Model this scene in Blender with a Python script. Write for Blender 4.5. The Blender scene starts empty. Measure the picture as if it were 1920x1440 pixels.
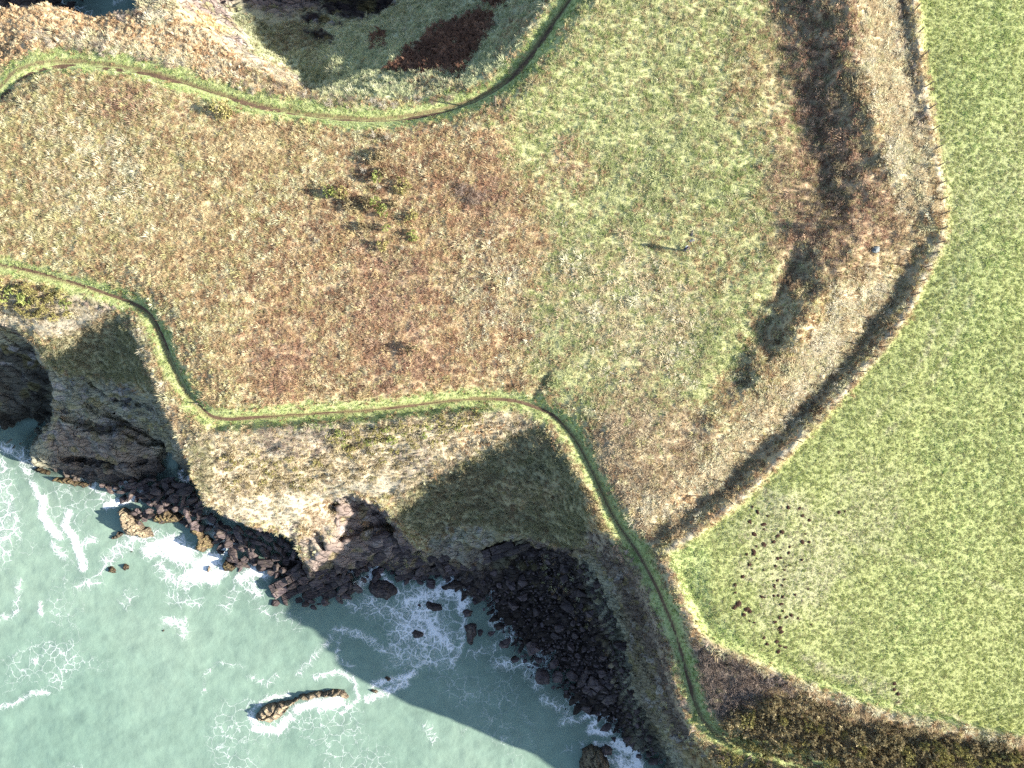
import bpy, bmesh, math, random
import numpy as np
from mathutils import Vector, Matrix

random.seed(11)
RNG = np.random.default_rng(11)
SC = bpy.context.scene
COL = SC.collection

# ------------------------------------------------------------------ camera, sky, sun, exposure
CAM_H = 64.0            # height of the drone above the headland top (z = 0)
FPX = 1280.0            # focal length in photo pixels (24 mm on a 36 mm sensor)
SEA = -21.0             # sea level
SUN_EL = math.radians(23.0)
SUN_AZ = math.radians(-8.5)     # direction towards the sun, measured from +x

cam_d = bpy.data.cameras.new("drone_camera")
cam_d.lens = 24.0
cam_d.sensor_width = 36.0
cam_d.clip_start = 0.5
cam_d.clip_end = 3000.0
cam = bpy.data.objects.new("drone_camera", cam_d)
cam.location = (0, 0, CAM_H)
COL.objects.link(cam)
SC.camera = cam

TO_SUN = Vector((math.cos(SUN_AZ) * math.cos(SUN_EL), math.sin(SUN_AZ) * math.cos(SUN_EL), math.sin(SUN_EL)))
world = bpy.data.worlds.new("World")
SC.world = world
world.use_nodes = True
wn = world.node_tree
wn.nodes.clear()
sky = wn.nodes.new("ShaderNodeTexSky")
sky.sky_type = 'NISHITA'
sky.sun_disc = False
sky.sun_elevation = SUN_EL
sky.sun_rotation = math.atan2(TO_SUN.x, TO_SUN.y)
sky.air_density = 1.0
sky.dust_density = 1.0
wbg = wn.nodes.new("ShaderNodeBackground")
wbg.inputs['Strength'].default_value = 0.085
wout = wn.nodes.new("ShaderNodeOutputWorld")
wn.links.new(sky.outputs[0], wbg.inputs[0])
wn.links.new(wbg.outputs[0], wout.inputs[0])

sun_d = bpy.data.lights.new("sun", 'SUN')
sun_d.energy = 5.0
sun_d.angle = math.radians(0.5)
sun_d.color = (1.0, 0.93, 0.82)
sun = bpy.data.objects.new("sun", sun_d)
sun.rotation_euler = (-TO_SUN).to_track_quat('-Z', 'Y').to_euler()
sun.location = TO_SUN * 150
COL.objects.link(sun)

SC.view_settings.view_transform = 'Standard'
SC.view_settings.look = 'None'
SC.view_settings.exposure = 1.75
SC.view_settings.gamma = 1.0
SC.view_settings.use_curve_mapping = False
SC.cycles.use_denoising = False
SC.cycles.max_bounces = 3
SC.cycles.diffuse_bounces = 2
SC.cycles.transparent_max_bounces = 6

# ------------------------------------------------------------------ small helpers
def U(px, py, z):
    """photo pixel (1920 x 1440) at height z -> place on the site in metres"""
    s = (CAM_H - z) / FPX
    return ((px - 960.0) * s, -(py - 720.0) * s, z)

def PX(x, y, z):
    s = FPX / (CAM_H - z)
    return 960.0 + x * s, 720.0 - y * s

def lin(c):
    c = np.asarray(c, float) / 255.0
    return np.where(c <= 0.04045, c / 12.92, ((c + 0.055) / 1.055) ** 2.4)

ALB = 1.0 / 1.45
def alb(c):
    """albedo of a surface that shows the sRGB colour c in full sun"""
    return np.clip(lin(c) * ALB, 0, 0.8)

def hsh(ix, iy, iz, seed):
    h = (ix.astype(np.int64) * 374761393 + iy.astype(np.int64) * 668265263 + iz.astype(np.int64) * 2147483647 + seed * 1274126177) & 0xFFFFFFFF
    h = ((h ^ (h >> 13)) * 1274126177) & 0xFFFFFFFF
    h = ((h ^ (h >> 16)) * 2246822519) & 0xFFFFFFFF
    return ((h ^ (h >> 15)) & 0xFFFFFF) / float(0xFFFFFF)

def vn2(x, y, seed=0):
    x = np.asarray(x, float); y = np.asarray(y, float)
    ix = np.floor(x); iy = np.floor(y)
    fx = x - ix; fy = y - iy
    ix = ix.astype(np.int64); iy = iy.astype(np.int64); z = np.zeros_like(ix)
    fx = fx * fx * (3 - 2 * fx); fy = fy * fy * (3 - 2 * fy)
    a = hsh(ix, iy, z, seed); b = hsh(ix + 1, iy, z, seed)
    c = hsh(ix, iy + 1, z, seed); d = hsh(ix + 1, iy + 1, z, seed)
    return (a + (b - a) * fx) * (1 - fy) + (c + (d - c) * fx) * fy

def fbm2(x, y, seed=0, octv=4, gain=0.5):
    s = 0.0; a = 1.0; t = 0.0
    for o in range(octv):
        s = s + a * vn2(x * 2 ** o + 17.3 * o, y * 2 ** o - 9.1 * o, seed + o * 13)
        t += a; a *= gain
    return s / t

def vn3(x, y, z, seed=0):
    ix = np.floor(x); iy = np.floor(y); iz = np.floor(z)
    fx = x - ix; fy = y - iy; fz = z - iz
    ix = ix.astype(np.int64); iy = iy.astype(np.int64); iz = iz.astype(np.int64)
    fx = fx * fx * (3 - 2 * fx); fy = fy * fy * (3 - 2 * fy); fz = fz * fz * (3 - 2 * fz)
    r = 0
    for dz in (0, 1):
        a = hsh(ix, iy, iz + dz, seed); b = hsh(ix + 1, iy, iz + dz, seed)
        c = hsh(ix, iy + 1, iz + dz, seed); d = hsh(ix + 1, iy + 1, iz + dz, seed)
        v = (a + (b - a) * fx) * (1 - fy) + (c + (d - c) * fx) * fy
        r = r + v * (fz if dz else 1 - fz)
    return r

def sstep(a, b, x):
    t = np.clip((x - a) / (b - a), 0, 1)
    return t * t * (3 - 2 * t)

def catmull(pts, n=8):
    p = [np.array(q, float) for q in pts]
    p = [2 * p[0] - p[1]] + p + [2 * p[-1] - p[-2]]
    out = []
    for i in range(1, len(p) - 2):
        for k in range(n):
            t = k / n
            out.append(0.5 * ((2 * p[i]) + (-p[i - 1] + p[i + 1]) * t + (2 * p[i - 1] - 5 * p[i] + 4 * p[i + 1] - p[i + 2]) * t * t
                              + (-p[i - 1] + 3 * p[i] - 3 * p[i + 1] + p[i + 2]) * t ** 3))
    out.append(p[-2])
    return np.array(out)

def inpoly(x, y, poly):
    x = np.asarray(x); y = np.asarray(y)
    r = np.zeros(x.shape, bool)
    n = len(poly)
    for i in range(n):
        x1, y1 = poly[i][:2]; x2, y2 = poly[(i + 1) % n][:2]
        if y1 == y2:
            continue
        c = ((y1 > y) != (y2 > y)) & (x < (x2 - x1) * (y - y1) / (y2 - y1) + x1)
        r ^= c
    return r

def seg_dist(x, y, line):
    """distance from points to a polyline, and the parameter index"""
    d = np.full(np.shape(x), 1e9)
    for i in range(len(line) - 1):
        x1, y1 = line[i][:2]; x2, y2 = line[i + 1][:2]
        dx, dy = x2 - x1, y2 - y1
        L = dx * dx + dy * dy + 1e-9
        t = np.clip(((x - x1) * dx + (y - y1) * dy) / L, 0, 1)
        d = np.minimum(d, np.hypot(x - x1 - t * dx, y - y1 - t * dy))
    return d

def tag(o, label=None, cat=None, group=None, kind=None):
    if label: o["label"] = label
    if cat: o["category"] = cat
    if group: o["group"] = group
    if kind: o["kind"] = kind
    return o

def mesh_obj(name, verts, faces, mat=None, parent=None, smooth=False):
    me = bpy.data.meshes.new(name)
    me.from_pydata([tuple(v) for v in verts], [], [tuple(f) for f in faces])
    me.update()
    if mat: me.materials.append(mat)
    if smooth: me.polygons.foreach_set("use_smooth", [True] * len(me.polygons))
    o = bpy.data.objects.new(name, me)
    COL.objects.link(o)
    if parent: o.parent = parent
    return o

def empty(name, loc=(0, 0, 0), rz=0.0):
    o = bpy.data.objects.new(name, None)
    o.location = loc
    o.rotation_euler = (0, 0, rz)
    o.empty_display_size = 0.3
    COL.objects.link(o)
    return o

def copy_tree(o, parent=None):
    c = o.copy(); COL.objects.link(c)
    if parent is not None: c.parent = parent
    for ch in list(o.children):
        copy_tree(ch, c)
    return c

class Nodes:
    def __init__(self, name):
        self.m = bpy.data.materials.new(name)
        self.m.use_nodes = True
        self.t = self.m.node_tree
        self.t.nodes.clear()
    def n(self, typ, **kw):
        nd = self.t.nodes.new(typ)
        for k, v in kw.items():
            setattr(nd, k, v)
        return nd
    def l(self, a, b):
        self.t.links.new(a, b)
    def val(self, sock, v):
        sock.default_value = v
    def noise(self, vec, scale, detail=3.0, rough=0.55, dim='3D'):
        nd = self.n("ShaderNodeTexNoise", noise_dimensions=dim)
        nd.inputs['Scale'].default_value = scale
        nd.inputs['Detail'].default_value = detail
        nd.inputs['Roughness'].default_value = rough
        if vec is not None: self.l(vec, nd.inputs['Vector'])
        return nd.outputs['Fac']
    def ramp(self, fac, stops):
        nd = self.n("ShaderNodeValToRGB")
        el = nd.color_ramp.elements
        while len(el) > 1: el.remove(el[-1])
        for i, (p, c) in enumerate(stops):
            e = el[0] if i == 0 else el.new(p)
            e.position = p
            e.color = (c[0], c[1], c[2], 1) if hasattr(c, '__len__') else (c, c, c, 1)
        self.l(fac, nd.inputs['Fac'])
        return nd.outputs['Color']
    def math(self, op, a, b=None, clamp=False):
        nd = self.n("ShaderNodeMath", operation=op, use_clamp=clamp)
        for i, v in enumerate((a, b)):
            if v is None: continue
            if isinstance(v, (int, float)): nd.inputs[i].default_value = v
            else: self.l(v, nd.inputs[i])
        return nd.outputs[0]
    def mix(self, fac, a, b, blend='MIX'):
        nd = self.n("ShaderNodeMix", data_type='RGBA', blend_type=blend)
        for s, v in ((nd.inputs[0], fac), (nd.inputs[6], a), (nd.inputs[7], b)):
            if isinstance(v, (int, float)): s.default_value = v
            elif isinstance(v, (tuple, list, np.ndarray)): s.default_value = (v[0], v[1], v[2], 1)
            else: self.l(v, s)
        return nd.outputs[2]
    def bump(self, h, dist, strength=1.0, nrm=None):
        nd = self.n("ShaderNodeBump")
        nd.inputs['Distance'].default_value = dist
        nd.inputs['Strength'].default_value = strength
        self.l(h, nd.inputs['Height'])
        if nrm is not None: self.l(nrm, nd.inputs['Normal'])
        return nd.outputs[0]
    def bsdf(self, col, rough=0.9, spec=0.2, nrm=None):
        nd = self.n("ShaderNodeBsdfPrincipled")
        if isinstance(col, (tuple, list, np.ndarray)): nd.inputs['Base Color'].default_value = (col[0], col[1], col[2], 1)
        else: self.l(col, nd.inputs['Base Color'])
        if isinstance(rough, (int, float)): nd.inputs['Roughness'].default_value = rough
        else: self.l(rough, nd.inputs['Roughness'])
        nd.inputs['Specular IOR Level'].default_value = spec
        if nrm is not None: self.l(nrm, nd.inputs['Normal'])
        return nd
    def out(self, sh):
        o = self.n("ShaderNodeOutputMaterial")
        self.l(sh, o.inputs['Surface'])
        return self.m

# ------------------------------------------------------------------ terrain: breaklines measured on the photograph
GX0, GX1, GY0, GY1, GS = -72.0, 76.0, -72.0, 60.0, 0.25
NXg = int(round((GX1 - GX0) / GS)) + 1
NYg = int(round((GY1 - GY0) / GS)) + 1
con_s = np.zeros((NYg, NXg)); con_n = np.zeros((NYg, NXg))

def add_con(x, y, z):
    x = np.asarray(x, float); y = np.asarray(y, float); z = np.asarray(z, float)
    i = np.rint((x - GX0) / GS).astype(int); j = np.rint((y - GY0) / GS).astype(int)
    ok = (i >= 0) & (i < NXg) & (j >= 0) & (j < NYg)
    np.add.at(con_s, (j[ok], i[ok]), z[ok]); np.add.at(con_n, (j[ok], i[ok]), 1.0)

def world_line(pts, step=0.15):
    w = np.array([U(*p) for p in pts])
    out = [w[:1]]
    for a, b in zip(w[:-1], w[1:]):
        n = max(2, int(np.linalg.norm((b - a)[:2]) / step) + 1)
        t = np.linspace(0, 1, n)[1:, None]
        out.append(a + (b - a) * t)
    return np.vstack(out)

def L(*pts):
    w = world_line(pts)
    add_con(w[:, 0], w[:, 1], w[:, 2])
    return w

def P(*pts):
    for p in pts:
        x, y, z = U(*p)
        add_con([x], [y], [z])

def foot(pts, dist, zb, side=1):
    """foot of a cliff: the top line moved sideways by dist metres, at height zb"""
    w = world_line(pts, 0.3)
    t = np.gradient(w[:, :2], axis=0)
    n = np.stack([-t[:, 1], t[:, 0]], 1); n /= np.linalg.norm(n, axis=1)[:, None] + 1e-9
    k = np.ones(9) / 9
    for c in (0, 1):
        n[:, c] = np.convolve(np.pad(n[:, c], 4, mode='edge'), k, 'valid')
    q = w[:, :2] + side * dist * n
    for a, b in zip(q[:-1], q[1:]):
        m = max(2, int(np.linalg.norm(b - a) / 0.15) + 1)
        tt = np.linspace(0, 1, m)
        add_con(a[0] + (b[0] - a[0]) * tt, a[1] + (b[1] - a[1]) * tt, np.full(m, zb))

# --- headland top
def fill(poly, zf):
    """a whole area at a given height (zf of photo pixel)"""
    gx = GX0 + np.arange(NXg) * GS; gy = GY0 + np.arange(NYg) * GS
    X, Y = np.meshgrid(gx, gy)
    px, py = PX(X, Y, 0.2)
    m = inpoly(px, py, poly)
    con_s[m] += zf(px[m], py[m]); con_n[m] += 1

fill([(-200, 230), (0, 225), (60, 175), (150, 165), (260, 180), (380, 220), (520, 255), (640, 268), (740, 270), (830, 258), (920, 228), (990, 180), (1040, 110), (1090, 40), (1160, -80),
      (1360, -80), (1400, 80), (1440, 200), (1470, 300), (1490, 380), (1440, 470), (1400, 580), (1330, 690), (1250, 800), (1190, 860), (1150, 800), (1080, 730), (1000, 700), (900, 695),
      (780, 705), (600, 722), (450, 730), (410, 715), (380, 660), (350, 590), (310, 540), (220, 500), (60, 460), (-200, 430)],
     lambda px, py: 0.25 * sstep(-100, 500, px) - 0.6 * sstep(300, -100, px) + 0.1)
P((1180, 960, 0), (1230, 900, .1), (1300, 870, .1))
# path runs a little below the ground inland of it
NPATH = [(-60, 215), (-30, 190), (0, 163), (30, 133), (85, 116), (150, 115), (250, 128), (330, 148), (400, 172), (480, 194), (560, 211), (640, 220), (720, 222), (790, 213),
         (850, 199), (900, 181), (950, 150), (990, 108), (1020, 66), (1066, 2), (1090, -40), (1120, -90)]
SPATH = [(-60, 485), (0, 497), (60, 510), (130, 530), (200, 551), (250, 570), (280, 592), (300, 630), (320, 680), (345, 730), (370, 765), (395, 782), (440, 785), (520, 780),
         (600, 775), (680, 770), (750, 763), (820, 754), (880, 749), (940, 749), (990, 757), (1030, 775), (1060, 800), (1085, 834), (1105, 874), (1125, 914), (1147, 962),
         (1172, 1003), (1200, 1042), (1225, 1087), (1245, 1132), (1265, 1182), (1280, 1232), (1295, 1282), (1310, 1332), (1330, 1366), (1360, 1388), (1420, 1407), (1480, 1424),
         (1540, 1445), (1620, 1480), (1720, 1540)]
NP_W = np.array([U(p[0], p[1], -.4)[:2] for p in catmull(NPATH, 5)])
SP_W = np.array([U(p[0], p[1], -.4)[:2] for p in catmull(SPATH, 5)])

# --- rampart, its ditch and the bank round the field
L((1560, -120, 2.0), (1585, -40, 2.0), (1600, 60, 2.0), (1615, 150, 2.0), (1640, 240, 1.7), (1655, 310, 1.2), (1640, 380, .8))
L((1400, -120, .3), (1430, -40, .2), (1470, 80, .1), (1505, 180, -.2), (1540, 280, -.3), (1550, 350, -.2))
L((1610, 470, .9), (1560, 515, 1.2), (1525, 575, 1.35), (1495, 630, 1.2), (1445, 692, .9), (1395, 745, .6), (1320, 830, .35))
L((1480, 490, .1), (1458, 560, 0), (1440, 610, 0), (1400, 665, 0), (1360, 722, .1), (1290, 800, .15))
P((1520, 400, .1), (1590, 420, .4), (1500, 440, .2))
DITCH = [(1676, -120, .3), (1682, -40, .3), (1694, 60, .35), (1708, 150, .5), (1722, 250, .6), (1738, 350, .6), (1738, 430, .45), (1712, 495, -.1), (1664, 578, -.5), (1604, 660, -.6),
         (1534, 740, -.6), (1444, 834, -.55), (1360, 912, -.55), (1288, 968, -.5), (1225, 1012, -.4)]
BANK = [(1702, -120, 1.0), (1708, -40, 1.0), (1718, 60, 1.0), (1730, 150, .95), (1746, 250, .88), (1760, 330, .84), (1767, 400, .8), (1764, 445, .7), (1742, 495, .55), (1698, 583, .55),
        (1648, 655, .5), (1588, 724, .5), (1518, 799, .5), (1448, 873, .48), (1388, 933, .45), (1308, 993, .42), (1240, 1038, .6)]
BANK2 = [(1240, 1038, .6), (1262, 1085, .7), (1285, 1140, .7), (1310, 1193, .8), (1342, 1216, .8), (1420, 1248, .8), (1500, 1283, .9), (1600, 1320, .9), (1700, 1348, .9),
         (1800, 1366, .9), (1930, 1393, .9), (2080, 1430, .9)]
fieldz = lambda px, py: 0.25 + 0.55 * sstep(1300, 2000, px) * sstep(1400, 300, py)
L(*DITCH); L(*BANK); L(*BANK2)
L(*[(p[0] + 16, p[1] + 9, float(fieldz(p[0], p[1])) - .12) for p in BANK[:-1]])
L(*[(p[0] + 16, p[1] - 14, float(fieldz(p[0], p[1])) - .3) for p in BANK2[1:]])
L(*[(p[0] - 22, p[1] + 20, .05) for p in BANK2[1:]])
fill([(1790, -150), (1790, 100), (1810, 250), (1830, 420), (1810, 520), (1720, 680), (1600, 800), (1460, 940), (1330, 1040), (1330, 1120), (1370, 1180), (1500, 1230), (1700, 1300), (1900, 1340), (2300, 1420), (2600, -150)],
     fieldz)
# --- northern bowl with the hill west of it
L((1110, -110, -.8), (1050, -20, -.8), (1003, 50, -.8), (958, 122, -.8), (905, 163, -.9), (850, 180, -1.0), (760, 190, -1.2), (690, 186, -1.3), (620, 184, -1.3))
L((620, 184, -1.3), (560, 165, -1.5), (500, 140, -1.8), (440, 100, -2.2), (390, 70, -2.6), (340, 40, -3.0), (315, 0, -3.4), (290, -60, -4.0), (250, -140, -5), (200, -260, -7))
L((603, 178, -5.5), (562, 137, -11), (520, 106, -12.8), (480, 80, -14.2), (435, 45, -15.6), (402, 0, -17), (375, -60, -18), (335, -140, -19), (290, -260, -20))
P((760, 150, -4.5), (700, 120, -7.5), (650, 130, -8), (640, 90, -11.5), (600, 70, -13.8), (560, 75, -14.2), (510, 40, -16.2), (480, 0, -17.8), (720, 70, -11.5), (660, 40, -15), (600, 25, -17.2), (540, 10, -18),
  (930, 60, -5), (890, 100, -4.5), (850, 130, -3.5), (850, 60, -8.5), (800, 100, -7.5), (900, 0, -8.5), (800, 30, -11.5), (760, 10, -14), (980, -20, -4.5), (900, -60, -11), (1000, -80, -5.5))
L((620, 8, -18.5), (680, 22, -18.5), (735, 8, -18)); L((625, -25, -22.5), (680, -12, -22.5), (730, -22, -22.5))
P((680, -120, -23), (540, -120, -21.5), (800, -120, -19), (450, -120, -20))
HILLEDGE = [(-60, 40, -4), (-20, 28, -3.5), (0, 20, -3.5), (40, 12, -3.5), (90, 10, -3.5), (130, 16, -4), (150, 22, -5), (190, 30, -4.5), (235, 28, -4.2), (268, 12, -4), (272, -30, -5), (240, -120, -6), (190, -250, -8)]
L(*HILLEDGE); foot(HILLEDGE, 4.5, -22.5, 1)
P((40, 60, -2.2), (140, 60, -2.4), (240, 65, -2.4), (330, 90, -2), (60, 90, -1.3), (200, 100, -1.4), (320, 125, -1.2), (430, 160, -1.2), (540, 195, -1.0))
P((-40, -60, -24), (60, -80, -24), (150, -120, -24), (-200, -100, -24), (-120, 0, -24), (-120, 20, -24))

# --- western bay
E1 = [(-70, 530, -.8), (0, 540, -.8), (60, 545, -.9), (150, 558, -1), (215, 566, -1), (243, 580, -1), (260, 620, -1), (283, 690, -1), (303, 740, -1), (323, 790, -1.3), (340, 830, -1.6), (350, 870, -2.8)]
L(*E1)
L((-70, 600, -4), (20, 610, -4.2), (110, 628, -3.4)); P((60, 580, -1.9), (160, 595, -1.9))
P((205, 650, -6), (235, 640, -4.2), (160, 665, -7), (250, 690, -5.5), (200, 700, -9))
RIB = [(20, 614, -6), (75, 645, -8), (88, 700, -10), (95, 750, -12), (86, 795, -14), (68, 840, -16.5), (62, 878, -20)]
L(*RIB); foot(RIB[:6], 1.8, -20.8, -1)
P((300, 745, -5.5), (150, 760, -12.5), (250, 780, -10), (305, 785, -6.5), (130, 830, -15.5), (220, 840, -14.5), (265, 845, -14.2), (110, 870, -18.4), (180, 885, -18.8), (230, 880, -18))
L((285, 800, -14.5), (305, 830, -17.5), (325, 870, -20.5), (335, 895, -22))
L((62, 885, -21.6), (110, 897, -21.6), (160, 915, -21.7), (190, 902, -21.6), (250, 905, -21.6), (300, 910, -21.7), (335, 897, -22))
P((-20, 640, -13), (10, 660, -14.5), (15, 720, -17), (-20, 720, -16), (0, 760, -18.5), (50, 770, -20), (-60, 700, -16), (-100, 640, -13))
L((-100, 815, -21.5), (0, 812, -21.5), (40, 801, -21.5), (76, 792, -22))

# --- the lit seaward shelf
L((400, 803, -1.0), (500, 794, -.9), (600, 790, -.9), (700, 784, -.9), (800, 773, -.9), (900, 766, -.9), (960, 767, -.9))
L((372, 812, -.6), (440, 812, -.25), (520, 806, -.2), (600, 801, -.2), (700, 795, -.2), (800, 783, -.2), (900, 775, -.25), (960, 778, -.5))
L((385, 850, -2.2), (480, 850, -3.2), (600, 850, -4), (700, 840, -3.6), (800, 820, -3), (900, 800, -2), (960, 792, -1.4))
P((400, 900, -4.6), (480, 915, -6.5), (600, 915, -8.2), (700, 885, -6.8), (760, 870, -6))
SHELF = [(350, 870, -2.8), (364, 905, -4.5), (375, 930, -6), (388, 952, -7.4), (430, 968, -9), (500, 990, -11), (520, 1003, -11.5), (555, 1020, -12.5), (566, 1040, -14.2), (575, 1056, -15.5)]
L(*SHELF); foot(SHELF, 2.2, -21.6, -1)
L((575, 1056, -15.5), (606, 1035, -14.2), (622, 1000, -12.8), (628, 960, -11.5), (642, 928, -9.6), (690, 925, -9.2), (722, 950, -10.4), (750, 983, -12.5), (768, 1003, -13.8), (795, 1026, -15.5))
L((636, 948, -14.5), (648, 938, -14), (688, 936, -14), (716, 962, -15), (738, 992, -16.2))
L((575, 1072, -18.8), (630, 1052, -17.6), (700, 1035, -17.4), (750, 1035, -17.6), (795, 1042, -17.8))
P((660, 985, -15), (700, 1000, -16.2), (560, 1085, -19.8), (520, 1098, -20.8), (640, 1105, -20.6), (700, 1085, -20.2), (760, 1062, -19), (850, 1070, -19.2), (930, 1060, -19.2))
L((500, 1110, -22), (515, 1130, -22), (560, 1138, -22), (640, 1122, -22), (672, 1098, -21.8), (705, 1062, -21.4), (735, 1088, -21.8), (770, 1096, -21.8), (860, 1082, -21.5))

# --- eastern cove
E2 = [(985, 772, -.8), (1028, 795, -.8), (1062, 850, -.8), (1088, 900, -.9), (1105, 950, -1), (1130, 990, -1), (1158, 1020, -1), (1188, 1062, -1), (1212, 1110, -1), (1232, 1160, -1.2),
      (1248, 1220, -1.2), (1265, 1290, -1.2), (1283, 1345, -1.3), (1312, 1392, -1.4), (1350, 1425, -1.4), (1400, 1470, -1.4), (1430, 1545, -1.4), (1530, 1600, -1.2), (1670, 1635, -1), (1850, 1700, -1), (1980, 1800, -1), (2100, 1900, -1)]
L(*E2)
P((980, 820, -2.8), (1020, 870, -4.2), (1050, 930, -5.2), (1068, 985, -6.6), (940, 880, -6), (960, 950, -9), (1000, 985, -9.3), (880, 940, -9.5), (850, 885, -7.2), (880, 830, -3.9), (820, 955, -11), (900, 985, -12), (800, 900, -7.6))
L((795, 1026, -15.5), (850, 1028, -15.4), (900, 1016, -14.2), (950, 1004, -12.2), (985, 1003, -11.2), (1010, 1014, -10.6), (1040, 1024, -10), (1080, 1026, -9), (1096, 1030, -8.4))
foot([(900, 1016, -14.2), (950, 1004, -12.2), (985, 1003, -11.2), (1010, 1014, -10.6), (1040, 1024, -10), (1080, 1026, -9), (1092, 1030, -8.4)], 1.5, -18.6, -1)
P((830, 1000, -13.8), (860, 1055, -18.2), (1150, 1050, -3.6), (1120, 1035, -6.0), (1185, 1110, -5), (1215, 1180, -5), (1232, 1260, -6))
L((1092, 1046, -17.8), (1124, 1092, -18), (1150, 1150, -18.3), (1165, 1200, -18.5), (1178, 1250, -18.8), (1195, 1320, -19.2), (1226, 1390, -19.8), (1262, 1440, -20.2), (1300, 1520, -20.5), (1420, 1610, -20.8), (1640, 1700, -21), (1850, 1800, -21), (1960, 1900, -21))
P((950, 1100, -19.6), (1050, 1100, -19), (1100, 1200, -19.4), (1000, 1190, -20.4), (1090, 1290, -20.3), (1150, 1350, -20.4), (1030, 1060, -18.9))
L((905, 1130, -21.3), (905, 1180, -21.4), (950, 1218, -21.5), (1000, 1255, -21.5), (1040, 1310, -21.5), (1090, 1342, -21.5), (1130, 1372, -21.5), (1190, 1412, -21.5), (1235, 1445, -21.5))
# --- sea bed
P((300, 1250, -25), (700, 1380, -25), (900, 1420, -24.5), (100, 1100, -25), (100, 1000, -25), (100, 1400, -25), (450, 1180, -25), (560, 1250, -25), (780, 1250, -23.5), (820, 1160, -22.6), (420, 1400, -26),
  (200, 960, -24), (400, 1110, -24), (0, 900, -24), (-60, 1000, -25), (1000, 1400, -24), (1050, 1440, -23.5), (800, 1600, -26), (1200, 1600, -24), (1300, 1800, -25), (-200, 1200, -26), (200, 1700, -26))
for bx in np.arange(GX0, GX1, 1.0):
    add_con([bx], [GY0], [-26.0 if bx < 45 else -10])
for by in np.arange(GY0, GY1, 1.0):
    if by < -10: add_con([GX0], [by], [-26.0])
add_con([GX0, GX0], [10.0, 20.0], [-1.5, -1.5])
add_con([40, 60, 20], [GY1, GY1, GY1], [.5, 1.2, -.5])

# --- membrane through the breaklines, coarse to fine
def solve():
    levels = [16, 8, 4, 2, 1]
    Zc = None
    for lv in levels:
        ny = (NYg + lv - 1) // lv; nx = (NXg + lv - 1) // lv
        s = np.zeros((ny * lv, nx * lv)); n = np.zeros_like(s)
        s[:NYg, :NXg] = con_s; n[:NYg, :NXg] = con_n
        s = s.reshape(ny, lv, nx, lv).sum((1, 3)); n = n.reshape(ny, lv, nx, lv).sum((1, 3))
        fix = n > 0
        val = np.where(fix, s / np.maximum(n, 1), 0)
        if Zc is None:
            Z = np.full((ny, nx), val[fix].mean())
        else:
            Z = np.repeat(np.repeat(Zc, 2, 0), 2, 1)[:ny, :nx]
        Z = np.where(fix, val, Z)
        for it in range(500 if lv > 4 else 160):
            Q = np.pad(Z, 1, mode='edge')
            Zn = 0.25 * (Q[:-2, 1:-1] + Q[2:, 1:-1] + Q[1:-1, :-2] + Q[1:-1, 2:])
            Z = np.where(fix, val, Zn)
        Zc = Z
    for it in range(1):
        Q = np.pad(Zc, 1, mode='edge')
        Zc = 0.5 * Zc + 0.125 * (Q[:-2, 1:-1] + Q[2:, 1:-1] + Q[1:-1, :-2] + Q[1:-1, 2:])
    return Zc
ZM = solve()

def bil(A, x, y, x0, y0, s):
    u = np.clip((np.asarray(x, float) - x0) / s, 0, A.shape[1] - 1.001)
    v = np.clip((np.asarray(y, float) - y0) / s, 0, A.shape[0] - 1.001)
    i = u.astype(int); j = v.astype(int); fu = u - i; fv = v - j
    return (A[j, i] * (1 - fu) + A[j, i + 1] * fu) * (1 - fv) + (A[j + 1, i] * (1 - fu) + A[j + 1, i + 1] * fu) * fv

# fine height raster with ragged edges
HS = 0.125
NXh = int((GX1 - GX0) / HS) + 1; NYh = int((GY1 - GY0) / HS) + 1
hx = GX0 + np.arange(NXh) * HS; hy = GY0 + np.arange(NYh) * HS
HXX, HYY = np.meshgrid(hx, hy)

def path_dist_raster():
    D = np.full((NYh, NXh), 9.0)
    for line in (NP_W, SP_W):
        for a, b in zip(line[:-1], line[1:]):
            x0 = min(a[0], b[0]) - 3.2; x1 = max(a[0], b[0]) + 3.2; y0 = min(a[1], b[1]) - 3.2; y1 = max(a[1], b[1]) + 3.2
            i0 = max(0, int((x0 - GX0) / HS)); i1 = min(NXh, int((x1 - GX0) / HS) + 1)
            j0 = max(0, int((y0 - GY0) / HS)); j1 = min(NYh, int((y1 - GY0) / HS) + 1)
            if i1 <= i0 or j1 <= j0: continue
            xx = HXX[j0:j1, i0:i1]; yy = HYY[j0:j1, i0:i1]
            D[j0:j1, i0:i1] = np.minimum(D[j0:j1, i0:i1], seg_dist(xx, yy, [a, b]))
    return D
PD = path_dist_raster()
away = sstep(1.2, 3.0, PD)
Z0 = bil(ZM, HXX, HYY, GX0, GY0, GS)
wamp = sstep(-.9, -3.0, Z0) * away
wx = (fbm2(HXX / 3.1, HYY / 3.1, 3, 4, .6) - .5) * 1.7 * wamp
wy = (fbm2(HXX / 3.1 + 40, HYY / 3.1, 5, 4, .6) - .5) * 1.7 * wamp
H = bil(ZM, HXX + wx, HYY + wy, GX0, GY0, GS)
H = H + (fbm2(HXX / 9, HYY / 9, 21, 3) - .5) * .5 * away
_ram = np.exp(-(seg_dist(HXX, HYY, [U(p[0], p[1], 1)[:2] for p in ((1530, -100), (1545, 100), (1590, 300), (1570, 450), (1490, 590), (1410, 700))]) / 3.5) ** 2)
H = H + (fbm2(HXX / 2.2, HYY / 2.2, 23, 4, .6) - .5) * 1.7 * _ram
_bk = np.exp(-(seg_dist(HXX, HYY, [U(p[0], p[1], .5)[:2] for p in DITCH]) / 2.2) ** 2)
H = H + (fbm2(HXX / 1.4, HYY / 1.4, 24, 4, .65) - .5) * .8 * _bk
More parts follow.
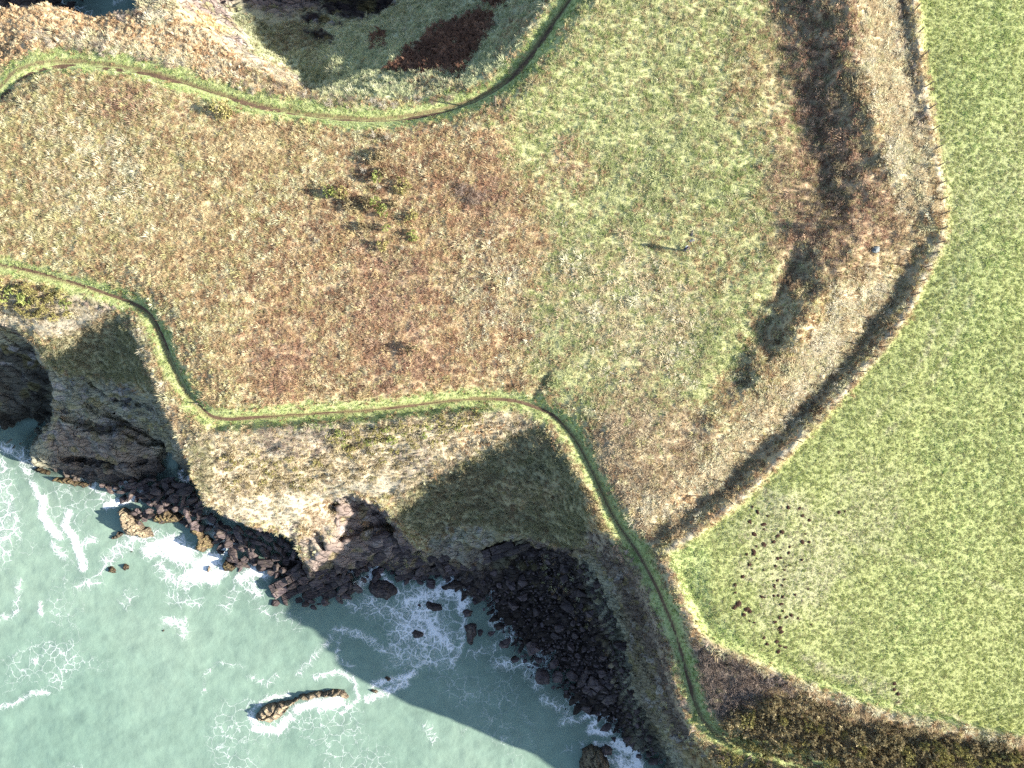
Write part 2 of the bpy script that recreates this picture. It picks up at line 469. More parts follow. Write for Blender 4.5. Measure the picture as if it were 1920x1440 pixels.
# sunken trodden path
H = H - .42 * np.exp(-(PD / .75) ** 2) - .12 * np.exp(-(PD / .3) ** 2)
# burrows in the rampart and one by the shelf
for (bx, by, r, d) in ((1462, 641, .42, .8), (1448, 601, .3, .5), (1500, 540, .25, .3)):
    x, y, z = U(bx, by, 1.0)
    H = H - d * np.exp(-(((HXX - x) ** 2 + (HYY - y) ** 2) / r ** 2) ** 1.5)
# little gully cut by the path
for a, b, w_, d_ in (((1003, 742), (1030, 702), .3, .28), ((1150, 822), (1178, 812), .12, .25)):
    xa = U(a[0], a[1], 0); xb = U(b[0], b[1], 0)
    H = H - d_ * np.exp(-(seg_dist(HXX, HYY, [xa, xb]) / w_) ** 2)

# fissures through the western rib and the shaded platform
for pts, w_, d_ in (([(180, 772, -12), (225, 800, -13), (270, 835, -15), (300, 868, -18)], .9, 3.2), ([(98, 762, -12.5), (140, 790, -14), (200, 806, -14)], .5, 1.4), ([(110, 860, -17.5), (190, 872, -17.5), (250, 868, -17)], .45, 1.3), ([(150, 700, -9.5), (210, 742, -11), (280, 765, -9)], .4, 1.0),
                    ([(700, 960, -14), (735, 1000, -16), (760, 1030, -17)], .5, 1.2), ([(640, 1005, -15), (700, 985, -15), (740, 990, -16)], .4, 1.0), ([(545, 985, -11), (590, 1005, -12), (612, 1030, -14)], .35, .7)):
    ln = [U(*p)[:2] for p in pts]
    sdn = seg_dist(HXX + (fbm2(HXX / .9, HYY / .9, 41, 3) - .5) * .9, HYY + (fbm2(HXX / .9, HYY / .9, 42, 3) - .5) * .9, ln)
    H = H - d_ * np.exp(-(sdn / w_) ** 2)

def height(x, y):
    return bil(H, x, y, GX0, GY0, HS)

def ground_at(px, py, zmin=-30):
    """where the sight line through a photo pixel first meets the ground"""
    zs = np.arange(5.0, zmin, -0.1)
    x = (px - 960.0) * (CAM_H - zs) / FPX; y = -(py - 720.0) * (CAM_H - zs) / FPX
    k = np.argmax(height(x, y) >= zs)
    return float(x[k]), float(y[k]), float(height(x[k:k + 1], y[k:k + 1])[0])

# ------------------------------------------------------------------ ground cover: what grows where (areas measured on the photograph)
PAL = {
 'rough':  [(214, 190, 143), (190, 154, 110), (164, 122, 86), (192, 180, 116), (224, 208, 168), (176, 138, 98)],
 'rough2': [(212, 178, 134), (190, 142, 104), (168, 118, 86), (200, 172, 118), (222, 196, 158), (150, 108, 82)],
 'roughg': [(208, 196, 142), (184, 176, 112), (190, 158, 112), (170, 160, 100), (218, 206, 164)],
 'green':  [(190, 196, 124), (168, 184, 100), (210, 202, 150), (184, 164, 118), (154, 170, 92), (204, 208, 144)],
 'field':  [(178, 196, 96), (164, 188, 84), (192, 202, 118), (186, 190, 116), (170, 192, 92)],
 'fieldp': [(202, 194, 134), (206, 190, 142), (190, 192, 114), (198, 184, 134)],
 'verge':  [(164, 200, 92), (146, 188, 82), (184, 210, 122), (170, 190, 104)],
 'straw':  [(242, 226, 182), (228, 208, 158), (210, 184, 134), (218, 212, 156), (236, 222, 186)],
 'rust':   [(142, 96, 66), (122, 82, 58), (160, 112, 78)],
 'orange': [(222, 180, 118), (232, 206, 148), (206, 160, 104), (238, 220, 172)],
 'russet': [(190, 146, 108), (174, 128, 94), (204, 166, 126), (158, 114, 84), (196, 176, 120)],
 'olive':  [(168, 164, 112), (150, 150, 98), (184, 178, 132), (160, 146, 104)],
 'bowl':   [(196, 202, 146), (176, 186, 128), (212, 210, 164), (168, 170, 116)],
 'shelf':  [(222, 200, 150), (198, 180, 116), (182, 158, 122), (230, 214, 176), (206, 186, 136)],
 'pale':   [(244, 230, 196), (228, 208, 170), (214, 210, 166), (236, 220, 190)],
 'brown':  [(198, 166, 128), (176, 142, 108), (214, 190, 148), (186, 172, 118), (164, 130, 102)],
 'pink':   [(206, 182, 154), (188, 158, 130), (170, 138, 112), (218, 200, 170), (196, 170, 124)],
 'twig':   [(166, 146, 126), (146, 126, 110), (184, 166, 146), (150, 142, 104)],
 'earth':  [(150, 112, 80), (132, 98, 72)],
 'rock':   [(150, 132, 124), (128, 112, 108), (168, 150, 138)],
 'rockg':  [(146, 144, 128), (120, 124, 112), (170, 166, 144), (140, 134, 100)],
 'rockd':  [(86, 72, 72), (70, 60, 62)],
}
CLS = list(PAL)
CID = {c: i for i, c in enumerate(CLS)}
# cover: kind of tuft, size, tufts per square metre, lumpiness of the ground
PROP = {
 'rough': ('tussock', .78, 17, .13), 'rough2': ('tussock', .78, 17, .13), 'roughg': ('tussock', .8, 17, .13), 'green': ('tussock', .62, 18, .12), 'field': ('turf', .75, 27, .022),
 'fieldp': ('turf', .75, 22, .04), 'verge': ('turf', 1.05, 24, .05), 'straw': ('tussock', 1.05, 17, .12), 'rust': ('bracken', .8, 14, .1), 'russet': ('tussock', .85, 16, .15), 'orange': ('bracken', .55, 16, .12),
 'olive': ('tussock', .8, 15, .16), 'bowl': ('tussock', .85, 15, .16), 'shelf': ('tussock', .75, 12, .22), 'pale': ('tussock', .5, 7, .2), 'brown': ('tussock', .75, 15, .15),
 'pink': ('tussock', .75, 16, .13), 'twig': ('bracken', .6, 10, .15), 'earth': (None, 0, 0, .02), 'rock': ('turf', .9, .3, 0), 'rockg': ('tussock', .55, 2.2, 0), 'rockd': (None, 0, 0, 0)}

def strip(line, w):
    l = np.array([p[:2] for p in line], float)
    t = np.gradient(l, axis=0); n = np.stack([-t[:, 1], t[:, 0]], 1); n /= np.linalg.norm(n, axis=1)[:, None] + 1e-9
    return [tuple(p) for p in l + n * w] + [tuple(p) for p in (l - n * w)[::-1]]

LAYERS = [  # class, polygon in photo pixels, softness, strength
 ('roughg', [(-200, 150), (300, 150), (360, 340), (260, 530), (-200, 480)], 90, .6),
 ('rough2', [(470, 450), (640, 340), (780, 230), (940, 230), (1000, 420), (990, 720), (700, 770), (500, 745), (440, 600)], 60, .75),
 ('green', [(930, 185), (1000, 110), (1080, -80), (1440, -80), (1450, 60), (1480, 150), (1510, 240), (1530, 320), (1500, 390), (1480, 470), (1450, 540), (1440, 600), (1390, 690), (1330, 760),
            (1250, 830), (1170, 850), (1110, 800), (1040, 740), (1000, 660), (990, 560), (1045, 480), (1020, 380), (960, 300)], 46, 1),
 ('russet', [(640, 490), (700, 470), (800, 490), (830, 560), (740, 580), (650, 560)], 54, .65), ('russet', [(480, 640), (560, 620), (580, 720), (500, 740)], 48, .6), ('russet', [(690, 590), (800, 600), (850, 720), (720, 740)], 57, .6), ('russet', [(850, 330), (930, 340), (950, 410), (880, 400)], 38, .75),
 ('russet', [(1040, 285), (1090, 290), (1090, 330), (1045, 330)], 32, .65), ('russet', [(150, 160), (330, 180), (320, 230), (180, 220)], 48, .5), ('straw', [(60, 240), (240, 260), (300, 380), (120, 420)], 70, .35), ('straw', [(860, 470), (980, 440), (980, 620), (880, 640)], 50, .3),
 ('straw', [(1080, 420), (1300, 560), (1250, 720), (1060, 620)], 60, .3), ('verge', [(1350, 250), (1440, 330), (1440, 600), (1380, 640), (1360, 450)], 40, .35), ('verge', [(1050, 60), (1150, 100), (1130, 300), (1040, 260)], 50, .22),
 ('brown', [(1380, 60), (1480, 120), (1530, 300), (1480, 440), (1420, 380), (1440, 250)], 40, .45), ('rough', [(1040, 290), (1110, 280), (1120, 340), (1050, 350)], 30, .7), ('rough', [(1330, 60), (1440, 120), (1490, 260), (1420, 300), (1360, 220)], 40, .4),
 ('rough', [(1230, 380), (1440, 380), (1420, 560), (1250, 560)], 60, .35), ('pink', [(1060, 620), (1240, 620), (1300, 760), (1150, 830)], 60, .45),
 ('pink', [(1105, 800), (1180, 770), (1260, 760), (1340, 800), (1320, 880), (1270, 960), (1190, 1010), (1150, 960), (1120, 880)], 26, .85),
 ('brown', [(1470, 260), (1560, 260), (1680, 330), (1730, 420), (1720, 490), (1600, 530), (1500, 540), (1450, 500), (1470, 380)], 30, .85),
 ('olive', [(1430, -80), (1600, -80), (1625, 150), (1650, 300), (1600, 430), (1540, 330), (1500, 200), (1460, 80)], 20, .8),
 ('brown', [(1500, 200), (1640, 240), (1640, 420), (1560, 400)], 30, .6),
 ('brown', [(1460, 520), (1530, 530), (1490, 620), (1400, 740), (1350, 760), (1420, 640)], 14, .6), ('russet', [(1420, -40), (1600, -40), (1640, 200), (1680, 380), (1600, 500), (1480, 480), (1440, 360), (1500, 240), (1450, 90)], 40, .55),
 ('straw', [(1590, -80), (1690, -80), (1700, 60), (1720, 200), (1745, 330), (1742, 400), (1700, 420), (1668, 340), (1655, 240), (1615, 130)], 16, 1),
 ('straw', [(1690, 510), (1660, 590), (1570, 690), (1480, 790), (1380, 880), (1300, 960), (1215, 1012), (1190, 970), (1290, 890), (1370, 800), (1450, 720), (1530, 620), (1590, 540)], 22, .95),
 ('orange', [(1250, 930), (1330, 900), (1340, 940), (1260, 985)], 20, .7),
 ('brown', strip(DITCH[7:], 18), 8, .85), ('twig', strip(DITCH[:5], 14), 8, .6),
 ('field', [(p[0] + 9, p[1] + 5) for p in BANK[:-1]] + [(1246, 1042)] + [(p[0] + 7, p[1] - 4) for p in BANK2[1:]] + [(2700, 1600), (2700, -200)], 4, 1),
 ('fieldp', [(1430, 930), (1530, 930), (1580, 1000), (1560, 1120), (1500, 1190), (1440, 1150), (1390, 1130), (1400, 1020)], 60, .5),
 ('fieldp', [(1560, 860), (1700, 900), (1660, 1040), (1580, 1000)], 60, .3), ('fieldp', [(1700, 300), (1920, 200), (1920, 420), (1780, 500)], 70, .22), ('fieldp', [(1500, 1230), (1700, 1290), (1690, 1310), (1500, 1250)], 14, .5),
 ('verge', [(1250, 1045), (1330, 1010), (1330, 1150), (1420, 1220), (1600, 1290), (1800, 1345), (1800, 1360), (1600, 1312), (1420, 1240), (1320, 1195)], 12, .8),
 ('pale', strip(BANK, 4), 3, .85), ('pale', strip(BANK2[:5], 4), 3, .75), ('straw', strip(BANK2[4:], 5), 4, .6), ('earth', [(1322, 1196), (1340, 1206), (1400, 1232), (1385, 1238), (1330, 1214)], 3, .8),
 ('orange', [(-100, 0), (270, -20), (380, 50), (560, 150), (600, 185), (480, 172), (330, 128), (150, 92), (60, 98), (-100, 160)], 10, 1),
 ('straw', [(60, 60), (200, 75), (330, 105), (480, 160), (330, 122), (140, 85)], 10, .8), ('straw', [(262, -40), (330, -40), (350, 30), (290, 50), (262, 20)], 6, .9), ('twig', [(150, 20), (260, 15), (270, 38), (200, 40)], 6, .8),
 ('pale', [(390, 55), (450, 75), (490, 70), (560, 130), (605, 178), (560, 170), (480, 130), (420, 90)], 6, .8), ('brown', [(430, 115), (560, 160), (720, 185), (760, 205), (600, 200), (460, 160)], 8, .7),
 ('bowl', [(380, -120), (402, 30), (440, 70), (480, 100), (545, 130), (604, 184), (700, 186), (780, 184), (860, 176), (945, 128), (1000, 50), (1080, -120)], 5, 1),
 ('olive', [(560, -80), (480, -80), (420, 0), (500, 80), (560, 110), (600, 100), (600, 60)], 20, .8),
 ('rust', [(726, 130), (745, 112), (790, 68), (840, 40), (905, 18), (926, 28), (905, 72), (880, 116), (860, 138), (820, 132), (760, 137)], 4, 1), ('rust', [(700, 65), (722, 60), (712, 82), (694, 84)], 4, .8),
 ('rust', [(900, -40), (960, -40), (950, 12), (905, 10)], 4, .9), ('brown', [(760, 150), (850, 150), (880, 170), (780, 180)], 10, .7), ('brown', [(955, 30), (1000, 0), (1000, 40), (940, 120), (930, 90)], 10, .6),
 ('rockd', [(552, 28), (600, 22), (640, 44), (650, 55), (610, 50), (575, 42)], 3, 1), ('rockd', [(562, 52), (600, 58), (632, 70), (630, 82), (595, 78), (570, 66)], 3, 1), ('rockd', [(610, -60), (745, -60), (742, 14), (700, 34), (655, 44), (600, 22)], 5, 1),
 ('brown', [(560, 188), (700, 190), (720, 210), (600, 205)], 6, .8), ('orange', [(590, 188), (690, 190), (700, 206), (620, 204)], 6, .6),
 # western bay
 ('shelf', [(-60, 535), (60, 545), (150, 560), (235, 572), (200, 600), (110, 636), (20, 612), (-60, 620)], 8, 1), ('pale', [(10, 592), (100, 600), (190, 585), (190, 602), (110, 640), (20, 612)], 8, .8), ('twig', [(130, 545), (215, 560), (200, 585), (140, 575)], 8, .8),
 ('olive', [(110, 636), (200, 600), (240, 575), (262, 620), (285, 690), (305, 745), (240, 722), (180, 712), (90, 690), (70, 645)], 8, 1),
 ('rockg', [(-100, 600), (20, 612), (72, 645), (90, 690), (180, 708), (250, 722), (300, 735), (330, 790), (352, 870), (380, 940), (100, 960), (-100, 860)], 8, 1),
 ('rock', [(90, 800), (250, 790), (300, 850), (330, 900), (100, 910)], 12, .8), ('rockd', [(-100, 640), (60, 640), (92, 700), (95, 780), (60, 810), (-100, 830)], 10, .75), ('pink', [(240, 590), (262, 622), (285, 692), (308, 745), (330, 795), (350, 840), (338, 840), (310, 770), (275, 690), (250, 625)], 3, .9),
 ('straw', [(248, 585), (268, 622), (290, 690), (312, 745), (335, 800), (352, 850), (340, 830), (305, 745), (275, 680)], 4, .5),
 # shelf
 ('shelf', [(345, 800), (420, 808), (620, 796), (960, 768), (1010, 792), (900, 850), (750, 935), (640, 925), (560, 965), (420, 975), (372, 925)], 8, 1),
 ('olive', [(345, 820), (400, 830), (400, 930), (372, 925)], 10, .7), ('pale', [(390, 955), (520, 925), (640, 900), (750, 900), (752, 930), (692, 926), (640, 928), (625, 1000), (590, 1060), (520, 1003), (430, 970)], 16, .9),
 ('twig', [(480, 808), (600, 800), (620, 850), (500, 850)], 14, .6), ('twig', [(740, 840), (800, 840), (790, 900), (740, 920)], 14, .6), ('orange', [(850, 800), (960, 790), (930, 830), (860, 850)], 12, .5),
 ('rock', [(540, 990), (600, 965), (630, 960), (622, 1010), (580, 1062), (555, 1030)], 8, .75), ('pink', [(560, 960), (640, 930), (626, 985), (570, 1010)], 8, .6),
 ('rock', [(626, 1000), (630, 950), (645, 934), (690, 932), (722, 956), (750, 990), (790, 1030), (700, 1060), (560, 1080)], 4, 1),
 # eastern cove
 ('olive', [(1005, 790), (1062, 850), (1090, 905), (1110, 960), (1105, 1010), (1080, 1030), (1000, 1012), (960, 1000), (860, 985), (800, 1012), (752, 980), (740, 950), (770, 920), (900, 850)], 6, 1),
 ('brown', [(930, 900), (1040, 900), (1060, 960), (960, 970)], 26, .5), ('rockg', [(800, 1010), (860, 985), (960, 998), (990, 1010), (940, 1060), (800, 1050)], 8, 1), ('rock', [(940, 1060), (800, 1050), (820, 1020), (960, 1020)], 10, .6),
 ('twig', [(1095, 985), (1160, 1010), (1200, 1060), (1240, 1160), (1270, 1290), (1310, 1392), (1270, 1380), (1230, 1260), (1180, 1140), (1100, 1040)], 8, 1),
 ('rockg', [(1090, 1030), (1110, 1040), (1160, 1110), (1190, 1180), (1220, 1260), (1260, 1380), (1300, 1450), (1200, 1450), (1140, 1200), (1080, 1060)], 12, 1), ('olive', [(1160, 1120), (1200, 1180), (1230, 1290), (1260, 1400), (1230, 1400), (1180, 1250)], 12, .6),
 ('brown', [(1090, 880), (1110, 900), (1140, 970), (1120, 1000), (1100, 960)], 6, .7),
 # scrub in the south-east corner
 ('twig', [(1300, 1205), (1340, 1222), (1440, 1260), (1490, 1290), (1420, 1340), (1345, 1350), (1300, 1270)], 10, 1), ('brown', [(1330, 1350), (1440, 1290), (1500, 1290), (1700, 1356), (2000, 1420), (2100, 1600), (1600, 1560), (1500, 1425), (1380, 1395)], 10, 1),
 ('pink', [(1205, 1045), (1238, 1042), (1262, 1090), (1300, 1190), (1300, 1240), (1262, 1160), (1230, 1090)], 5, .9), ('twig', [(1330, 1400), (1440, 1430), (1560, 1470), (1560, 1560), (1380, 1500)], 8, .9),
]
NPd = [tuple(p) for p in catmull(NPATH, 4)]
SPd = [tuple(p) for p in catmull(SPATH, 4)]
LAYERS += [('fieldp', strip([(1500, 1232), (1560, 1262), (1640, 1300), (1700, 1322), (1800, 1345)], 4), 3, .6), ('fieldp', strip([(1790, 520), (1762, 590), (1735, 660), (1690, 730), (1620, 800)], 4), 3, .5), ('fieldp', strip([(1830, 540), (1800, 610), (1775, 670), (1730, 745), (1660, 815)], 4), 3, .5),
 ('fieldp', strip([(1400, 905), (1480, 940), (1600, 1010), (1800, 1080), (1960, 1130)], 5), 6, .35), ('verge', strip([(1880, -60), (1840, 200), (1860, 420), (1820, 700), (1760, 900)], 40), 60, .35), ('verge', strip([(1960, 760), (1800, 1000), (1700, 1220)], 50), 60, .3),
 ('verge', strip(NPd, 23), 9, .95), ('verge', strip(SPd, 20), 9, .95), ('earth', strip(NPd, 4.5), 2, .8), ('earth', strip(SPd, 4), 2, .8)]

RX0, RY0, RS, RW, RH = -200, -200, 3.0, 800, 680
_rx, _ry = np.meshgrid(RX0 + np.arange(RW) * RS, RY0 + np.arange(RH) * RS)
def boxblur(a, r):
    if r < 1: return a
    for ax in (0, 1):
        for _ in range(2):
            p = np.pad(a, [(r + 1, r) if i == ax else (0, 0) for i in (0, 1)], mode='edge')
            c = np.cumsum(p, axis=ax)
            n = 2 * r + 1
            a = (np.take(c, range(n, c.shape[ax]), ax) - np.take(c, range(0, c.shape[ax] - n), ax)) / n
    return a
MASKS = []
for cls, poly, soft, st in LAYERS:
    xs = [p[0] for p in poly]; ys = [p[1] for p in poly]; m = int(soft * 2 + 8)
    i0 = max(0, int((min(xs) - m - RX0) / RS)); i1 = min(RW, int((max(xs) + m - RX0) / RS) + 2)
    j0 = max(0, int((min(ys) - m - RY0) / RS)); j1 = min(RH, int((max(ys) + m - RY0) / RS) + 2)
    a = inpoly(_rx[j0:j1, i0:i1], _ry[j0:j1, i0:i1], poly).astype(np.float32)
    MASKS.append((cls, i0, j0, boxblur(a, int(round(soft / RS / 1.6))), soft, st))

def layer_weights(px, py, x, y):
    """yield (class, weight) from bottom to top for points; edges are made patchy by noise"""
    for k, (cls, i0, j0, a, soft, st) in enumerate(MASKS):
        u = (px - RX0) / RS - i0; v = (py - RY0) / RS - j0
        ok = (u >= 0) & (u < a.shape[1] - 1.01) & (v >= 0) & (v < a.shape[0] - 1.01)
        if not ok.any(): continue
        idx = np.nonzero(ok)[0]
        w = bil(a, u[idx], v[idx], 0, 0, 1)
        sc = 0.9 if soft < 15 else 2.2
        nz = fbm2(x[idx] / sc, y[idx] / sc, 77 + k, 3, .6) - .5
        if cls == 'verge':
            w = np.clip(w + nz * 1.7 * np.clip(w * (1 - w) * 4, 0, 1), 0, 1)
        elif cls not in ('earth', 'field'):
            w = np.clip(w + nz * (1.6 * np.clip(w * (1 - w) * 4, 0, 1) + (.9 if st < .9 else .25) * np.clip(w, 0, 1)), 0, 1)
        yield cls, idx, np.clip(w * st, 0, 1)

def dry(c, k=.3):
    """plant colours: blades shining on each other deepen a colour, so the single blade is paler"""
    a = alb(c); g = a.mean()
    return a + (g - a) * k
GAIN = {'rough': 1.56, 'rough2': 1.56, 'roughg': 1.5, 'green': 1.34, 'field': 1.12, 'fieldp': 1.2, 'verge': 1.28, 'straw': 1.3, 'pale': .78, 'orange': 1.15, 'rust': 1.25, 'russet': 1.45, 'olive': 1.25, 'bowl': 1.5,
        'shelf': 1.2, 'brown': 1.38, 'pink': 1.4, 'twig': 1.35}
TINT = {c: np.array((1.0, 1.015, .89)) for c in ('rough', 'rough2', 'roughg', 'brown', 'pink')}
TINT['field'] = np.array((1.05, 1.0, .96)); TINT['green'] = np.array((1.02, 1.03, .95)); TINT['verge'] = np.array((1.12, 1.0, 1.0))
for c in CLS:
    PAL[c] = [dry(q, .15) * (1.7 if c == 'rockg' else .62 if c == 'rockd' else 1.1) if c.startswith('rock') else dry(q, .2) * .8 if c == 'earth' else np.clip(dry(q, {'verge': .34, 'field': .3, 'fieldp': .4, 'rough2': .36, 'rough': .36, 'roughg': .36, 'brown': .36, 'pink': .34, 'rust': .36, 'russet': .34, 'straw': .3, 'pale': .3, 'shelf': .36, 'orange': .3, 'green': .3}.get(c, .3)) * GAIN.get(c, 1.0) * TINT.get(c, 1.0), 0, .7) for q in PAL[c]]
MEAN = {c: np.mean(PAL[c], axis=0) for c in CLS}

def slope_raster():
    gy, gx = np.gradient(H, HS)
    return np.sqrt(gx ** 2 + gy ** 2)
SLOPE = boxblur(slope_raster(), 2)
slope_at = lambda x, y: bil(SLOPE, x, y, GX0, GY0, HS)

# ------------------------------------------------------------------ terrain mesh: a grid drawn together where the ground is steep
TS = 0.185
NX = int((GX1 - GX0) / TS); NY = int((GY1 - GY0) / TS)
cN, cM = NX // 4, NY // 4
Xc, Yc = np.meshgrid(np.linspace(GX0, GX1, cN), np.linspace(GY0, GY1, cM))
MON = np.sqrt(1 + np.clip(boxblur(slope_raster(), 6), 0, 6) ** 2)
MON = boxblur(np.clip(MON, 1, 4.5), 4)
# the part of the site far outside the picture can be coarser
for it in range(260):
    if it % 8 == 0:
        Mv = bil(MON, Xc, Yc, GX0, GY0, HS) * (.45 + .55 * sstep(70, 58, np.abs(Xc)) * sstep(66, 52, np.abs(Yc)))
        we = .5 * (Mv[:, 1:] + Mv[:, :-1]); wv = .5 * (Mv[1:] + Mv[:-1])
    num = np.zeros_like(Xc[1:-1, 1:-1]); numy = num.copy(); den = num.copy()
    for w_, sx, sy in ((we[1:-1, 1:], 2, 1), (we[1:-1, :-1], 0, 1), (wv[1:, 1:-1], 1, 2), (wv[:-1, 1:-1], 1, 0)):
        num += w_ * Xc[sy:Xc.shape[0] - 2 + sy, sx:Xc.shape[1] - 2 + sx]
        numy += w_ * Yc[sy:Xc.shape[0] - 2 + sy, sx:Xc.shape[1] - 2 + sx]
        den += w_
    Xc[1:-1, 1:-1] += .8 * (num / den - Xc[1:-1, 1:-1])
    Yc[1:-1, 1:-1] += .8 * (numy / den - Yc[1:-1, 1:-1])
gu, gv = np.meshgrid(np.linspace(0, cN - 1, NX), np.linspace(0, cM - 1, NY))
TX = bil(Xc, gu, gv, 0, 0, 1).ravel(); TY = bil(Yc, gu, gv, 0, 0, 1).ravel()
TZ = height(TX, TY)
tpx, tpy = PX(TX, TY, TZ)

tcol = np.tile(MEAN['rough'] * .95, (len(TX), 1)); tlump = np.full(len(TX), .13); trock = np.zeros(len(TX)); tfield = np.zeros(len(TX))
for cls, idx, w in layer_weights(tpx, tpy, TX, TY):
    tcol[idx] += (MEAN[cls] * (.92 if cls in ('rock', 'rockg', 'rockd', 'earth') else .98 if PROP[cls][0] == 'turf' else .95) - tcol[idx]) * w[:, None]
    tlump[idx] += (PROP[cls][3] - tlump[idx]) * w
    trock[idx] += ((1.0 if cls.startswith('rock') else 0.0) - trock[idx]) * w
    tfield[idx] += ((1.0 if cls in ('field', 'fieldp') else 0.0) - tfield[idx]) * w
tsl = slope_at(TX, TY)
lowrock = np.maximum(sstep(-15.5, -17.5, TZ + (fbm2(TX / 2, TY / 2, 5) - .5) * 3), sstep(2.2, 3.4, tsl) * sstep(-2.5, -4.5, TZ))
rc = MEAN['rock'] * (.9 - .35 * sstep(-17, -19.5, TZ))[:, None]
rc = rc * (1 - .35 * sstep(880, 960, tpx) * sstep(1020, 1060, tpy))[:, None]  # cove floor darker still: part of its shade is put into the rock colour
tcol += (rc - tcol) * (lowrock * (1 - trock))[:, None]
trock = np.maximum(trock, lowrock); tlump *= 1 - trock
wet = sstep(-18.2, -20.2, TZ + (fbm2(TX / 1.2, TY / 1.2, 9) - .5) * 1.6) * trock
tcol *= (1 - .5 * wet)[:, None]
# lumps of turf
lum = (fbm2(TX / .75, TY / .75, 31, 3, .6) - .42)
TZ = TZ + lum * tlump * 1.7 + (fbm2(TX / 2.4, TY / 2.4, 32, 2) - .5) * tlump * 1.6
# rock relief pushed out along the surface
def grid_normals(x, y, z):
    p = np.stack([x, y, z], 1).reshape(NY, NX, 3)
    du = np.gradient(p, axis=1); dv = np.gradient(p, axis=0)
    n = np.cross(du, dv); n /= np.linalg.norm(n, axis=2, keepdims=True) + 1e-12
    return n.reshape(-1, 3)
n0 = grid_normals(TX, TY, TZ)
bed = (TX * .45 - TY * .62 + TZ * .64) / .9 + fbm2(TX / 4, TY / 4 + TZ / 5, 50, 3) * 1.8
saw = np.abs((bed % 1.0) - .5) * 2
jnt = (TX * .8 + TY * .55 + TZ * .2) / 1.5 + fbm2(TX / 3 + 9, TY / 3, 51, 3) * 1.6
saw2 = np.minimum(1, np.abs((jnt % 1.0) - .5) * 5)
disp = (saw - .5) * .6 + (saw2 - 1) * .4 + (vn3(TX / .9, TY / .9, TZ / .9, 61) - .5) * .3 + (vn3(TX / 2.6, TY / 2.6, TZ / 2.6, 62) - .5) * 1.0 + (vn3(TX / .4, TY / .4, TZ / .4, 63) - .5) * .1
damp = trock * sstep(-1.5, -3.5, TZ)
TX2 = TX + n0[:, 0] * disp * damp; TY2 = TY + n0[:, 1] * disp * damp; TZ2 = TZ + n0[:, 2] * disp * damp
TN = grid_normals(TX2, TY2, TZ2)
tcol *= (1 + .5 * ((vn3(TX / 1.7, TY / 1.7, TZ / 1.7, 71) - .5) * trock))[:, None]
yel = sstep(.62, .75, vn3(TX / 1.3, TY / 1.3, TZ / 1.3, 72)) * trock * (1 - wet)
tcol += (alb((176, 164, 96)) * .7 - tcol) * (yel * .45)[:, None]
whi = sstep(.68, .78, vn3(TX / .8, TY / .8, TZ / 1.1, 73)) * trock * (1 - wet) * sstep(-17.5, -15, TZ)
tcol += (alb((214, 208, 204)) * .7 - tcol) * (whi * .8)[:, None]

# the material of soil and rock
def ground_material():
    N = Nodes("ground_cover")
    at = N.n("ShaderNodeAttribute", attribute_name="Col")
    rk = N.n("ShaderNodeAttribute", attribute_name="rock").outputs['Fac']
    geo = N.n("ShaderNodeNewGeometry").outputs['Position']
    n1 = N.noise(geo, 7.0, 4, .65)
    n2 = N.noise(geo, 1.3, 4, .6)
    v = N.ramp(n1, [(.25, .55), (.5, 1.0), (.78, 1.35)])
    v2 = N.ramp(n2, [(.3, .92), (.7, 1.08)])
    c = N.mix(1.0, at.outputs['Color'], v, 'MULTIPLY')
    c = N.mix(1.0, c, v2, 'MULTIPLY')
    # rock: beds and joints
    mp = N.n("ShaderNodeMapping"); mp.inputs['Rotation'].default_value = (.5, .35, .45); mp.inputs['Scale'].default_value = (.45, 1.9, 1.3)
    wv = N.n("ShaderNodeVectorMath", operation='ADD'); nz = N.n("ShaderNodeTexNoise"); nz.inputs['Scale'].default_value = .6; nz.inputs['Detail'].default_value = 5
    N.l(geo, nz.inputs['Vector']); N.l(geo, wv.inputs[0]); N.l(nz.outputs['Color'], wv.inputs[1]); N.l(wv.outputs[0], mp.inputs['Vector'])
    vo = N.n("ShaderNodeTexVoronoi", feature='DISTANCE_TO_EDGE'); vo.inputs['Scale'].default_value = .8
    N.l(mp.outputs[0], vo.inputs['Vector'])
    crack = N.ramp(vo.outputs['Distance'], [(0, 0), (.035, .55), (.09, 1)])
    rockv = N.mix(1.0, c, N.mix(N.ramp(N.noise(geo, .7, 3), [(.4, 0), (.6, 1)]), N.ramp(vo.outputs['Distance'], [(0, .3), (.04, 1)]), (1, 1, 1)), 'MULTIPLY')
    c = N.mix(rk, c, rockv)
    hg = N.math('MULTIPLY', n1, .09)
    hr = N.math('MULTIPLY', N.math('ADD', crack, N.noise(geo, 3.0, 6, .7)), .2)
    hh = N.math('ADD', N.math('MULTIPLY', hg, N.math('SUBTRACT', 1.0, rk)), N.math('MULTIPLY', hr, rk))
    b = N.bump(hh, 1.0, .9)
    return N.out(N.bsdf(c, .92, .12, b).outputs[0])
M_GROUND = ground_material()

